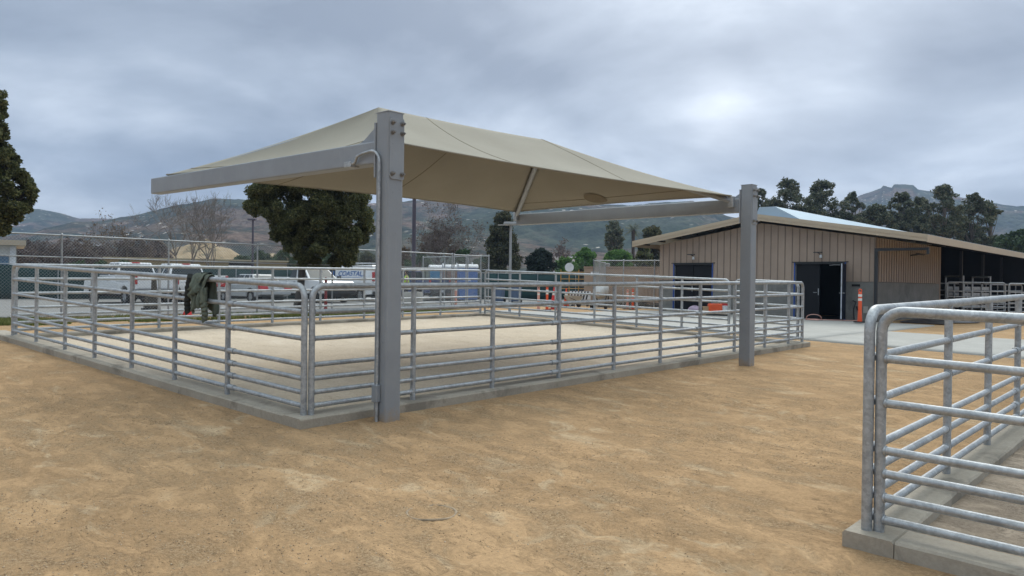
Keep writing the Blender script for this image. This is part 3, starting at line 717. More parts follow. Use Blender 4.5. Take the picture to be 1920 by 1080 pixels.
for (a, b) in ((OYR, RY-.001), (RY+.001, OYL)):
    fm = MB(); za, zb = roofz(a), roofz(b)
    for dx, u0, u1 in ((0, .0, -.13), (.018, -.132, -.25)):
        fm.hexa([(OX-.03+dx, a, za+.03+u1), (OX+.028, a, za+.03+u1), (OX+.028, b, zb+.03+u1), (OX-.03+dx, b, zb+.03+u1), (OX-.03+dx, a, za+.03+u0), (OX+.028, a, za+.03+u0), (OX+.028, b, zb+.03+u0), (OX-.03+dx, b, zb+.03+u0)])
    fm.build('rake_fascia', TRIM, barn, BO)
for yy, s_ in ((OYR, -1), (OYL, 1)):
    z = roofz(yy)
    MB().box(OX-.03, 58.6, min(yy+s_*.002, yy+s_*.035), max(yy+s_*.002, yy+s_*.035), z-.24, z+.02).build('eave_fascia', TRIM, barn, BO)
for i in range(7):
    y = 18.75-i*.78; z = roofz(y)-.17; MB().box(OX+.03, BX-.002, y-.05, y+.05, z-.07, z).build('rafter_tail', DARK, barn, BO)
for i in range(8):
    x = BX+.3+i*2.4; rl = MB()
    rl.hexa([(x, OYR+.03, roofz(OYR)-.2), (x+.08, OYR+.03, roofz(OYR)-.2), (x+.08, BY0, roofz(BY0)-.25), (x, BY0, roofz(BY0)-.25),
             (x, OYR+.03, roofz(OYR)-.06), (x+.08, OYR+.03, roofz(OYR)-.06), (x+.08, BY0, roofz(BY0)-.06), (x, BY0, roofz(BY0)-.06)])
    rl.build('rafter_tail', DARK, barn, BO)
mo = MB(); x0, x1 = 29.3, 52.0
prof = [(11.75, roofz(11.75)-.02), (12.55, 4.62), (12.9, 4.81), (13.55, 4.82), (13.72, roofz(13.72)-.02)]
mo.prism(prof, x0, x1, 'x').build('ridge_monitor', ROOF, barn, BO, recalc=True)
MB().box(45.0, 45.12, 12.2, 12.32, 4.3, 4.86).build('vent_pipe', DARK, barn, BO)
# steel outrigger frame carrying the deep eave
m = MB(); m.box(BX-.14, BX-.047, BY0-.16, BY0-.052, .4, 3.0); m.box(BX-.14, BX-.047, OYR+.05, BY0-.052, 3.003, 3.10)
m.box(BX-.14, BX-.047, OYR+.04, OYR+.12, 2.86, 3.0); m.build('eave_bracket', DARK, barn, BO)
def wall_lamp(y, z, x=BX, ay=0):
    m = MB(); m.tube([(x, y, z), (x-.22, y, z+.05)], .018, 8); m.box(x-.30, x-.12, y-.14, y+.14, z+.05, z+.08)
    o = m.build('wall_lamp', DARK, barn, BO); b = MB(); b.tube([(x-.16, y-.09, z-.02), (x-.16, y-.09, z-.14)], [.045, .06], 10); b.build('lamp_glass', CLEARL, o, BO)
wall_lamp(16.55, 2.92); wall_lamp(11.2, 2.92)
wl = MB(); wl.tube([(34, BY0+.02, 3.0), (34, BY0-.3, 3.05), (34.5, BY0-.35, 3.04)], .03, 8); wl.box(33.6, 34.6, BY0-.42, BY0-.28, 3.05, 3.08); wl.build('wall_lamp', DARK, barn, BO)
for x in (32.3, 34.1, 35.9, 37.5):
    m = MB(); m.box(x, x+.55, BY0-.26, BY0+.018, .90, .96); m.box(x+.05, x+.15, BY0-.2, BY0+.018, .74, .90); m.box(x+.40, x+.5, BY0-.2, BY0+.018, .74, .90)
    m.build('wall_trough', CONC2, barn, BO, bevel=.01)
MB().box(BX-.06, BX-.032, 9.72, 10.0, 1.72, 1.80).build('wall_plate', BLACK, barn, BO)
m = MB(); m.tube([(BX-.05, 9.9, .5), (BX-.06, 9.92, .9), (BX-.05, 9.84, 1.15), (BX-.07, 9.95, 1.2)], .02, 6); m.tube([(BX-.06, 9.75, .85), (BX-.1, 9.8, 1.0)], .04, 8); m.build('hose_tap', DARK, barn, BO)
MB().box(BX-.06, BX-.032, 9.42, 9.58, .75, 1.0).build('outlet_box', CONC2, barn, BO)

# ------------------------------------------------------------------ lettering
def text(name, body, size, mat, parent, loc, rot, ext=.003, squash=1.0, shear=0.):
    cu = bpy.data.curves.new(name, 'FONT'); cu.body = body; cu.size = size; cu.extrude = ext; cu.align_x = 'CENTER'; cu.align_y = 'CENTER'; cu.shear = shear; cu.offset = size*.012
    t = bpy.data.objects.new(name+'_src', cu); COL.objects.link(t)
    dg = bpy.context.evaluated_depsgraph_get(); me = bpy.data.meshes.new_from_object(t.evaluated_get(dg))
    bpy.data.objects.remove(t); me.name = name; me.materials.clear(); me.materials.append(mat)
    o = bpy.data.objects.new(name, me); COL.objects.link(o); o.parent = parent; o.location = loc; o.rotation_euler = rot; o.scale = (squash, 1, 1); return o

# ------------------------------------------------------------------ vehicles (local: +X forward, +Y left)
def wheel(root, x, y, r=.38, w=.24):
    s = 1 if y > 0 else -1
    m = MB(); pr = [(r*.62, -w/2), (r*.93, -w/2), (r, -w/2+.03), (r, w/2-.03), (r*.93, w/2), (r*.62, w/2)]; n = 28
    vs = [(x+q[0]*math.cos(2*math.pi*k/n), y+q[1], r+q[0]*math.sin(2*math.pi*k/n)) for k in range(n) for q in pr]
    fs = [(k*6+j, k*6+(j+1) % 6, ((k+1) % n)*6+(j+1) % 6, ((k+1) % n)*6+j) for k in range(n) for j in range(6)]
    m.add(vs, fs, True); o = m.build('wheel', RUBBER, root, recalc=True)
    q = MB(); yo = y+s*(w/2-.05)
    q.tube([(x, yo-s*.06, r), (x, yo, r)], r*.24, 12, smooth=False)
    for k in range(6):
        a = 2*math.pi*k/6; c1, s1 = math.cos(a), math.sin(a)
        q.tube([(x+c1*.05, yo-s*.01, r+s1*.05), (x+c1*r*.6, yo-s*.01, r+s1*r*.6)], .038, 6)
    ring = [(x+r*.6*math.cos(2*math.pi*k/24), yo-s*.02, r+r*.6*math.sin(2*math.pi*k/24)) for k in range(25)]
    q.tube(ring, .03, 6, caps=False); q.tube([(x, yo-s*.10, r), (x, yo-s*.09, r)], r*.62, 20, smooth=False)
    q.build('rim', RIM, o)
def arch_profile(outline, arches):
    """outline: top points front to rear; arches: (xc, r) cut into the bottom edge zb"""
    top, zb = outline; pts = list(top)
    for xc, r in sorted(arches):          # going rear -> front along the bottom
        pts.append((xc-r, zb))
        for k in range(1, 12):
            a = math.pi-math.pi*k/12; pts.append((xc+r*math.cos(a), max(zb, .38+r*math.sin(a)*.97)))
        pts.append((xc+r, zb))
    return pts
def tri_extrude(prof, hw, taper=.0, ztop=1.3, zlow=.5):
    """extrude a concave side profile over the width, sides leaning in above the waist"""
    import bmesh
    bm = bmesh.new()
    def yy(z): return hw-taper*max(0, (z-.85))-.05*max(0, .62-z)
    L = [bm.verts.new((x, yy(z), z)) for x, z in prof]; Rr = [bm.verts.new((x, -yy(z), z)) for x, z in prof]
    n = len(prof)
    bm.faces.new(L); bm.faces.new(Rr[::-1])
    for i in range(n): bm.faces.new((L[i], Rr[i], Rr[(i+1) % n], L[(i+1) % n]))
    bmesh.ops.recalc_face_normals(bm, faces=bm.faces); bmesh.ops.triangulate(bm, faces=[f for f in bm.faces if len(f.verts) > 4])
    return bm
def bm_obj(bm, name, mat, parent, bevel=0):
    me = bpy.data.meshes.new(name); bm.to_mesh(me); bm.free(); me.materials.append(mat)
    o = bpy.data.objects.new(name, me); COL.objects.link(o); o.parent = parent
    if bevel:
        m = o.modifiers.new('bevel', 'BEVEL'); m.width = bevel; m.segments = 3; m.limit_method = 'ANGLE'; m.angle_limit = R_(35)
        for p in me.polygons: p.use_smooth = False
    return o
def cabin(root, xb, xf, xtb, xtf, z0, z1, hb, ht, mat, pillars=(), name='cab'):
    """glasshouse: bottom from xb to xf, roof from xtb to xtf, with windows set on its faces"""
    P = [(xb, hb, z0), (xf, hb, z0), (xf, -hb, z0), (xb, -hb, z0), (xtb, ht, z1), (xtf, ht, z1), (xtf, -ht, z1), (xtb, -ht, z1)]
    m = MB(); m.hexa([P[3], P[2], P[1], P[0], P[7], P[6], P[5], P[4]]); m.build(name, mat, root, bevel=.06, recalc=True, segs=3)
    def quad(a, b, c, d, nm, e=.012, m0=.10, m1=.90, l0=.06, l1=.94):
        a, b, c, d = map(Vector, (a, b, c, d)); nrm = (b-a).cross(d-a).normalized()
        def q(u, v): return a.lerp(b, u).lerp(d.lerp(c, u), v)
        pp = [q(l0, m0), q(l1, m0), q(l1, m1), q(l0, m1)]
        o = MB().hexa([p-nrm*.01 for p in pp]+[p+nrm*e for p in pp]).build(nm, GLASS, root, recalc=True); return o
    quad(P[1], P[2], P[6], P[5], 'windshield'); quad(P[3], P[0], P[4], P[7], 'rear_window', m0=.14, m1=.86)
    n = len(pillars)+1; cuts = [0]+list(pillars)+[1]
    for i in range(n):
        l0, l1 = cuts[i]+.035, cuts[i+1]-.035
        quad(P[0], P[1], P[5], P[4], 'side_window', e=-.022 if False else .012, l0=l0, l1=l1)
        quad(P[2], P[3], P[7], P[6], 'side_window', l0=1-l1, l1=1-l0)
def lamp(root, name, x, y, z, dx, dy, dz, mat): MB().box(x-dx/2, x+dx/2, y-dy/2, y+dy/2, z-dz/2, z+dz/2).build(name, mat, root, bevel=.012)
def pickup(label, loc, rz, mat=WHITE, group='white work pickups', roofz_=1.88, chevron=False, rack=False):
    root = empty('pickup_truck', loc, label, 'pickup truck', rz, group)
    top = [(2.92, .52), (2.95, .80), (2.90, 1.02), (2.70, 1.14), (1.35, 1.20), (-.75, 1.24), (-.80, 1.00), (-2.80, 1.00), (-2.86, .92), (-2.86, .52)]
    bm = tri_extrude(arch_profile((top, .46), ((-1.85, .47), (1.95, .47))), .98, .10)
    bm_obj(bm, 'body', mat, root, .035)
    for s in (1, -1): MB().box(-2.82, -.83, min(s*.86, s*.975), max(s*.86, s*.975), 1.001, 1.34).build('bed_side', mat, root, bevel=.02)
    tg = MB().box(-2.88, -2.83, -.82, .82, .74, 1.33).build('tailgate', mat, root, bevel=.015)
    if chevron:
        MB().box(-2.892, -2.882, -.80, .80, .80, 1.26).build('tailgate_panel', plain('dark_red_reflective', (.10, .012, .012), .5), tg)
        MB().box(-2.902, -2.893, -.80, -.28, .84, 1.22).build('tailgate_sign', plain('bright_red', (.55, .02, .02), .4), tg)
        t_ = MB(); n = 20
        t_.tube([(-2.906, -.54+.17*math.cos(2*math.pi*k/n), 1.03+.09*math.sin(2*math.pi*k/n)) for k in range(n+1)], .014, 5, caps=False); t_.build('sign_emblem', WHITEP, tg)
    MB().box(-2.885, -2.885+.01, -.25, .25, .55, .57)
    MB().box(-3.0, -2.865, -.92, .92, .50, .70).build('rear_bumper', DARK, root, bevel=.02)
    MB().box(-3.01, -3.002, -.17, .17, .53, .66).build('number_plate', WHITEP, root)
    MB().box(2.93, 3.02, -.93, .93, .46, .68).build('front_bumper', DARK if mat is WHITE else mat, root, bevel=.03)
    MB().box(2.91, 2.965, -.58, .58, .72, 1.02).build('grille', BLACK, root, bevel=.01)
    for s in (1, -1):
        lamp(root, 'headlight', 2.90, s*.77, .90, .12, .30, .20, CLEARL); lamp(root, 'tail_lamp', -2.85, s*.89, 1.12, .08, .14, .40, REDL)
        MB().box(1.05, 1.17, min(s*1.0, s*1.22), max(s*1.0, s*1.22), 1.22, 1.42).build('mirror', DARK, root, bevel=.02)
        for x in (-1.85, 1.95): wheel(root, x, s*.86)
        MB().box(-.12, .06, min(s*.972, s*.992), max(s*.972, s*.992), 1.06, 1.09).build('door_handle', DARK, root)
    MB().box(-2.75, 2.75, -.72, .72, .32, .47).build('chassis', BLACK, root)
    cabin(root, -.78, 1.35, -.62, .50, 1.235, roofz_, .90, .70, mat, (.42,))
    lamp(root, 'brake_lamp', -.60, 0, roofz_-.01, .10, .34, .05, REDL)
    if rack:
        m = MB()
        for y in (-.8, .8):
            m.tube([(-2.7, y, 1.34), (-2.7, y, 2.0), (.6, y, 2.1)], .03, 6); m.tube([(-.9, y, 1.34), (-.9, y, 2.05)], .03, 6)
        for x in (-2.7, -.9): m.tube([(x, -.8, 2.02), (x, .8, 2.02)], .03, 6)
        m.build('ladder_rack', DARK, root)
    return root
def sedan(label, loc, rz, mat=SILVER):
    root = empty('sedan', loc, label, 'car', rz)
    top = [(2.30, .45), (2.34, .62), (2.22, .76), (1.05, .92), (-1.35, .98), (-2.15, .98), (-2.32, .86), (-2.36, .62), (-2.32, .42)]
    bm_obj(tri_extrude(arch_profile((top, .30), ((-1.35, .37), (1.40, .37))), .90, .16), 'body', mat, root, .05)
    cabin(root, -1.72, 1.15, -1.02, .22, .955, 1.45, .78, .58, mat, (.18, .50))
    for s in (1, -1):
        lamp(root, 'headlight', 2.22, s*.66, .66, .14, .32, .14, CLEARL)
        m = MB(); y0, y1 = s*.50, s*.865
        y0, y1 = s*.46, s*.905; m.hexa([(-2.40, min(y0, y1), .66), (-2.08, min(y0, y1), .66), (-2.08, max(y0, y1), .66), (-2.40, max(y0, y1), .66),
                (-2.32, min(y0, y1), .90), (-2.05, min(y0, y1), .92), (-2.05, max(y0, y1), .92), (-2.32, max(y0, y1), .90)])
        m.build('tail_lamp', REDL, root, bevel=.015)
        for x in (-1.35, 1.40): wheel(root, x, s*.78, .32, .21)
        MB().box(.75, .90, min(s*.86, s*1.02), max(s*.86, s*1.02), .96, 1.08).build('mirror', mat, root, bevel=.02)
    MB().box(-2.345, -2.325, -.17, .17, .68, .82).build('number_plate', WHITEP, root)
    MB().box(-2.40, -2.30, -.84, .84, .42, .60).build('rear_bumper', mat, root, bevel=.04)
    MB().box(-2.1, 2.1, -.62, .62, .18, .32).build('chassis', BLACK, root)
    return root
def van(label, loc, rz):
    root = empty('cargo_van', loc, label, 'van', rz)
    top = [(2.80, .45), (2.85, .85), (2.72, 1.05), (2.0, 1.22), (1.35, 1.92), (1.05, 2.05), (-2.60, 2.08), (-2.75, 1.98), (-2.80, .6), (-2.78, .42)]
    bm_obj(tri_extrude(arch_profile((top, .38), ((-1.75, .44), (1.85, .44))), .99, .13), 'body', WHITE, root, .05)
    m = MB(); m.hexa([(2.02, -.78, 1.26), (1.97, -.78, 1.23), (1.97, .78, 1.23), (2.02, .78, 1.26), (1.42, -.72, 1.90), (1.36, -.72, 1.86), (1.36, .72, 1.86), (1.42, .72, 1.90)])
    m.build('windshield', GLASS, root, recalc=True)
    for s in (1, -1):
        def Y(z): return s*(.99-.13*max(0, z-.85)+.004)
        pr = [(.62, 1.26), (1.82, 1.26), (1.28, 1.82), (.66, 1.86)]
        MB().add([(x, Y(z), z) for x, z in pr]+[(x, Y(z)-s*.02, z) for x, z in pr], [(0, 1, 2, 3), (7, 6, 5, 4), (0, 4, 5, 1), (1, 5, 6, 2), (2, 6, 7, 3), (3, 7, 4, 0)]).build('side_window', GLASS, root, recalc=True)
        lamp(root, 'tail_lamp', -2.78, s*.84, 1.42, .08, .16, .52, REDL); lamp(root, 'tail_lamp', -2.80, s*.88, .72, .06, .18, .14, REDL)
        lamp(root, 'headlight', 2.78, s*.74, .86, .12, .28, .22, CLEARL)
        for x in (-1.75, 1.85): wheel(root, x, s*.86, .37)
        MB().box(1.55, 1.68, min(s*1.0, s*1.2), max(s*1.0, s*1.2), 1.28, 1.55).build('mirror', DARK, root, bevel=.02)
    MB().box(-2.92, -2.80, -.93, .93, .42, .58).build('rear_bumper', DARK, root, bevel=.02)
    for s in (1, -1): MB().box(-2.80, -2.785, min(s*.08, s*.72), max(s*.08, s*.72), 1.28, 1.80).build('rear_window', GLASS, root)
    rk = MB()
    for y in (-.6, .6): rk.tube([(-2.2, y, 2.22), (1.0, y, 2.22)], .022, 6)
    for x in (-2.1, -1.1, -.1, .9): rk.tube([(x, -.6, 2.08), (x, -.6, 2.22), (x, .6, 2.22), (x, .6, 2.08)], .02, 6)
    rk.build('roof_rack', GALV, root)
    LB = plain('logo_blue', (.03, .14, .42), .4)
    t = text('lettering', 'COASTAL', .40, LB, root, (-.75, .905, 1.58), (R_(90), 0, R_(180)), .004, 1.25, .25)
    sw = MB(); sw.tube([(.55, .955, 1.48), (-.2, .965, 1.36), (-1.7, .965, 1.36), (-2.1, .945, 1.52)], .014, 5)
    sw.build('logo_swoosh', LB, root)
    d = MB(); d.add([(.95, .945, 1.72), (1.02, .955, 1.50), (.85, .975, 1.32), (.66, .985, 1.16), (.70, .955, 1.42), (.66, .93, 1.66), (.80, .915, 1.80)], [(0, 1, 2, 3, 4, 5, 6)]); d.build('logo_mark', LB, root, solid=.02)
    for s in (1,): MB().box(-2.6, 2.6, -.7, .7, .25, .39).build('chassis', BLACK, root)
    return root
pickup('white pickup parked leftmost, seen from behind past the stump', (14.35, 36.8, .52), R_(90))
pickup('white pickup with a dark red tailgate bearing a bright red emblem panel', (16.75, 37.0, .52), R_(90), chevron=True)
sedan('silver sedan parked between the pickups with its tail lamps towards the pen', (20.8, 37.55, .52), R_(91))
pickup('white pickup facing the pen, its dark grille beside the van', (24.0, 37.0, .52), R_(-92))
van('white cargo van with blue lettering, roof rack and tall red tail lamps', (27.9, 38.4, .52), R_(93))
pickup('dark blue pickup with a rack in front of the portable toilets', (31.9, 38.3, .52), R_(96), NAVY, group=None, rack=True)
ax, ay = at(762, 52); pickup('white pickup mostly hidden behind the nearest steel column', (ax, ay, .52), R_(90))

# ------------------------------------------------------------------ chain link
def chain_panel(p0, p1, z0, h, pitch=.095, r=.0034):
    """woven wire drawn as two families of thin slanted wires"""
    p0 = np.array(p0, float); p1 = np.array(p1, float); L = np.hypot(*(p1-p0)); d = (p1-p0)/L; nn = np.array([-d[1], d[0]])
    V = []; Fq = []
    for s_ in (1, -1):
        k = -h
        while k < L:
            a, b = (k, k+h)
            t0, t1 = max(0, -a/h), min(1, (L-a)/h)
            if t1 > t0:
                u0, u1 = a+t0*h, a+t1*h
                q0, q1 = (t0*h, t1*h) if s_ > 0 else (h-t0*h, h-t1*h)
                for (u, q) in ((u0, q0), (u1, q1)):
                    c = p0+d*u; off = nn*(.003*s_)
                    for (e1, e2) in ((-r, 0), (r*.6, r), (r*.6, -r)):
                        V.append((c[0]+off[0]+d[0]*e1*1.4+nn[0]*e2, c[1]+off[1]+d[1]*e1*1.4+nn[1]*e2, z0+q))
                m = len(V)-6
                for j in range(3): Fq.append((m+j, m+(j+1) % 3, m+3+(j+1) % 3, m+3+j))
            k += pitch
    return np.array(V), np.array(Fq)
def chain_fence(label, runs, h, z0=.5, mid=.655, group='chain link fences', name='chain_link_fence', gate=False, pr=.03, pitch=.095, wr=.0026):
    """runs: list of (p0, p1, post parameters along the run in metres)"""
    p = runs[0][0]; off = (p[0], p[1], z0); root = empty(name, off, label, 'gate' if gate else 'fence', group=group)
    for (a, b, posts) in runs:
        a_ = np.array(a, float); b_ = np.array(b, float); L = np.hypot(*(b_-a_)); d = (b_-a_)/L
        for s_ in posts:
            c = a_+d*s_
            m = MB(); m.tube([(c[0], c[1], z0-.1), (c[0], c[1], z0+h+(.03 if not gate else 0))], pr, 8); m.tube([(c[0], c[1], z0+h+.03), (c[0], c[1], z0+h+.06)], [pr*1.1, pr*.3], 8); m.build('post', GALV, root, off)
        for hh, rr in ((h, .024), (h*mid+.0, .018), (.06, .012)):
            nm = 'top_rail' if hh == h else ('mid_rail' if hh > .1 else 'bottom_wire')
            MB().tube([(a[0], a[1], z0+hh), (b[0], b[1], z0+hh)], rr, 8).build(nm, GALV, root, off)
        V, Fq = chain_panel(a, b, z0+.04, h-.05, pitch, wr); V = V-np.array(off)
        fast_mesh('wire_mesh', V, Fq, WIRE, root)
    return root
FY = 25.0
chain_fence('long chain link fence between the shaded pen and the parked vehicles', [((-14, FY), (23.40, FY), list(np.arange(0, 37.5, 3.117)))], 2.42, .5, .735)
chain_fence('chain link gate at the end of the long fence, before the blue toilets', [((23.52, FY), (25.2, FY), (0, .85, 1.68))], 2.38, .52, .735, gate=True, name='chain_link_gate')
chain_fence('short chain link return behind the gate, running away from the pen', [((25.72, FY), (25.72, FY+4.6), (0, 1.5, 3.0, 4.6))], 2.42, .5, .735)
ex0, ex1 = (30.4, 22.45), (31.7, 18.35)
chain_fence('chain link enclosure joining the left side of the barn', [(ex0, ex1, (0, 1.5, 3.0, 4.3)), (ex0, (36.2, 25.6), (.0, 2.2, 4.4, 6.2))], 2.32, .5, .70)
# green windscreen fence far behind
def screen(label, p0, p1, h, z0, mat, pz=3.0):
    L = math.hypot(p1[0]-p0[0], p1[1]-p0[1]); d = ((p1[0]-p0[0])/L, (p1[1]-p0[1])/L); off = (p0[0], p0[1], z0)
    root = empty('windscreen_fence', off, label, 'fence', group='windscreen fences beyond the parking lot')
    V = []
    nseg = int(L/.25)
    m = MB()
    def fn(u, v):
        s_ = u*L; q = .025*math.sin(s_*2*math.pi/pz)*math.sin(v*3.1)+.01*math.sin(s_*7.3+v*5)
        return (p0[0]+d[0]*s_-d[1]*q, p0[1]+d[1]*s_+d[0]*q, z0+.04+v*(h-.08)-.015*abs(math.sin(s_*math.pi/pz))*v)
    m.grid(fn, nseg, 4); m.build('mesh_screen', mat, root, off, solid=.006)
    s_ = 0
    while s_ < L:
        x, y = p0[0]+d[0]*s_-d[1]*-.05, p0[1]+d[1]*s_+d[0]*-.05
        MB().tube([(x, y, z0-.1), (x, y, z0+h+.02)], .03, 6).build('post', GALV, root, off); s_ += pz
    MB().tube([(p0[0], p0[1], z0+h), (p1[0], p1[1], z0+h)], .02, 6).build('top_rail', GALV, root, off)
    return root
screen('dark green windscreen fence behind the parked pickups and the sedan', (-12, 52.6), (30, 38.9+1.6), 1.85, .5, TARP)
screen('dark green windscreen fence behind the slate blue bins', (36.2, 38.2), (46, 33.6), 1.85, .5, TARP)
screen('short grey green windscreen fence left of the yellow railing', (46.2, 33.5), (49.5, 32.2), 1.7, .5, TARP2)

# ------------------------------------------------------------------ poles
def light_pole(label, x, y, z0, h, r, mat, arm, base=True, ped=False):
    root = empty('light_pole', (x, y, z0), label, 'light pole')
    MB().tube([(0, 0, 0), (0, 0, h)], [r, r*.85], 12).build('pole', mat, root)
    if base: MB().box(-.16, .16, -.16, .16, 0, .03).build('base_plate', mat, root, bevel=.005)
    if ped:
        m = MB(); m.tube([(0, 0, -.1), (0, 0, .66), (0, 0, .70)], [.45, .45, .42], 24, smooth=True); m.build('concrete_footing', CONC2, root)
    ax_, ay_ = arm; m = MB(); L = math.hypot(ax_, ay_)
    m.tube([(0, 0, h-.08), (ax_*.5, ay_*.5, h-.05)], r*.5, 8); m.build('arm', mat, root)
    o = MB().box(-.05 if L > .1 else -.2, .50 if L > .1 else .22, -.17, .17, h-.09, h+.0).build('lamp_head', mat, root, bevel=.02); o.rotation_euler = (0, 0, math.atan2(ay_, ax_)); o.location = (ax_*.5, ay_*.5, .02)
    MB().box(.05, .42, -.12, .12, h-.10, h-.091).build('lamp_lens', CLEARL, o)
    return root
light_pole('slim grey lamp post beyond the back corner of the shaded pen', 18.87, 17.35, g(18.9, 17.3)-.02, 3.02, .048, STEEL2, (-.02, .02))
light_pole('slim dark lamp post rising beside the bare trees, behind the sedan', *at(473, 44), .5, 4.45, .06, PURP, (-.06, .05))
px_, py_ = at(775, 37.1); light_pole('thick bronze light pole on a round concrete footing near the person', px_, py_, .5, 6.6, .10, PURP, (.4, .5), False, True)

# ------------------------------------------------------------------ stump, bollards, small yard things
def wood_post(label, x, y, z0, h, w):
    root = empty('wooden_post', (x, y, z0), label, 'post', group='dark wooden posts in the parking lot')
    m = MB(); m.tube([(0, 0, -.1), (.01, 0, h*.5), (.0, .02, h)], [w, w*.85, w*.62], 7); m.build('timber', WOODW, root)
    MB().tube([(0, 0, -.05), (0, 0, .12)], w*1.25, 10).build('rubber_collar', BLACK, root)
    return root
wood_post('dark weathered stump standing in front of the leftmost pickup', *at(289, 29.6), .5, 1.22, .13)
wood_post('low dark post behind the small red marker under the jacket', *at(279, 31), .5, .62, .2)
def delineator(label, x, y, z0, h, mat=ORANGE, lean=0, r=.055, group='orange traffic delineators', rz=0):
    root = empty('delineator_post', (x, y, z0), label, 'delineator', rz, group)
    m = MB(); m.tube([(0, 0, .03), (lean*.3, 0, h*.3), (lean*.9, 0, h*.88), (lean, 0, h*.9)], [r*1.25, r, r*.92, r*.7], 12); m.build('tube', mat, root)
    hd = MB(); n = 14; hd.tube([(lean, .05*math.cos(2*math.pi*k/n), h*.935+.05*math.sin(2*math.pi*k/n)) for k in range(n+1)], .016, 6, caps=False); hd.build('grab_loop', mat, root)
    for a in (.64, .76): MB().tube([(lean*a, 0, h*a), (lean*(a+.07), 0, h*(a+.07))], r*1.04, 12).build('reflective_band', REFL, root)
    b = MB(); n = 8; b.prism([(.2*math.cos(2*math.pi*(k+.5)/n), .2*math.sin(2*math.pi*(k+.5)/n)) for k in range(n)], 0, .04, 'z'); b.build('rubber_base', BLACK, root)
    return root
delineator('tall orange delineator standing by the open barn door', *at(1613, 28.9), .49, 1.16, r=.062)
dl = [(1010, 33.9, 1.05, 'pale orange delineator, leftmost of those beside the bins', PALEOR, 0), (1026, 34.1, 1.1, 'bright orange delineator second from the bins', ORANGE, 0),
      (1187, 36.6, 1.0, 'orange delineator in front of the chain link enclosure', ORANGE, 0),
      (1177, 37.2, .95, 'faded pink delineator beside an orange one at the enclosure', PALEOR, 0), (855, 36.0, 1.25, 'faded pink delineator in front of the blue toilets', PALEOR, 0),
      (611, 30.5, 1.35, 'red marker post in front of the white pickup front wheel', REDP, 0)]
for px, d, h, lb, mt, le in dl: delineator(lb, *at(px, d), .5, h, mt, le)
def cone(label, x, y, z0, h, mat=ORANGE, n=1, group='traffic cones'):
    root = empty('traffic_cone', (x, y, z0), label, 'traffic cone', group=group)
    m = MB(); m.tube([(0, 0, .03), (0, 0, h)], [.15, .03], 16); m.build('cone_body', mat, root)
    k = MB(); k.tube([(0, 0, h*.55), (0, 0, h*.75)], [.15-.12*.55+.006, .15-.12*.75+.006], 16, caps=False); k.build('reflective_band', REFL, root)
    MB().box(-.19, .19, -.19, .19, 0, .035).build('cone_base', BLACK if mat is ORANGE else mat, root, bevel=.01)
    return root
cone('orange cone leaning among the delineators by the yellow railing', *at(1062, 40.5), .5, .95)
for k, (dx, dz) in enumerate(((0, 0), (.0, .10), (.0, .20))):
    cone(['bottom cone of the red stack between two delineators', 'middle cone of the red stack between two delineators', 'top cone of the red stack between two delineators'][k], *at(1039, 35.6), .5+dz, .82, plain('red_plastic', (.62, .03, .025), .5))
cone('small red marker cone on a flat base under the hanging jacket', *at(352, 26.8), .5, .42, plain('red_plastic', (.62, .03, .025), .5))
# wheeled bins
def bin_(label, px, d, rz):
    x, y = at(px, d); root = empty('wheeled_bin', (x, y, .5), label, 'bin', rz, 'slate blue wheeled bins')
    MB().hexa([(-.24, -.26, .06), (.24, -.26, .06), (.24, .26, .06), (-.24, .26, .06), (-.31, -.31, 1.0), (.31, -.31, 1.0), (.31, .31, 1.0), (-.31, .31, 1.0)]).build('bin_body', GRBLUE, root, bevel=.04)
    MB().hexa([(-.35, -.33, 1.003), (.33, -.33, 1.003), (.33, .33, 1.003), (-.35, .33, 1.003), (-.30, -.28, 1.10), (.26, -.28, 1.12), (.26, .28, 1.12), (-.30, .28, 1.10)]).build('lid', plain('pale_lid', (.45, .48, .5), .5), root, bevel=.02)
    for s in (-1, 1): MB().tube([(.22, s*.26, .12), (.22, s*.32, .12)], .12, 16).build('wheel', RUBBER, root)
    MB().tube([(.33, -.25, .95), (.39, -.25, .97), (.39, .25, .97), (.33, .25, .95)], .02, 6).build('handle', GRBLUE, root)
bin_('slate blue wheeled bin left of the slim lamp post', 936, 47, .4); bin_('slate blue wheeled bin right of the slim lamp post', 967, 47, .4)
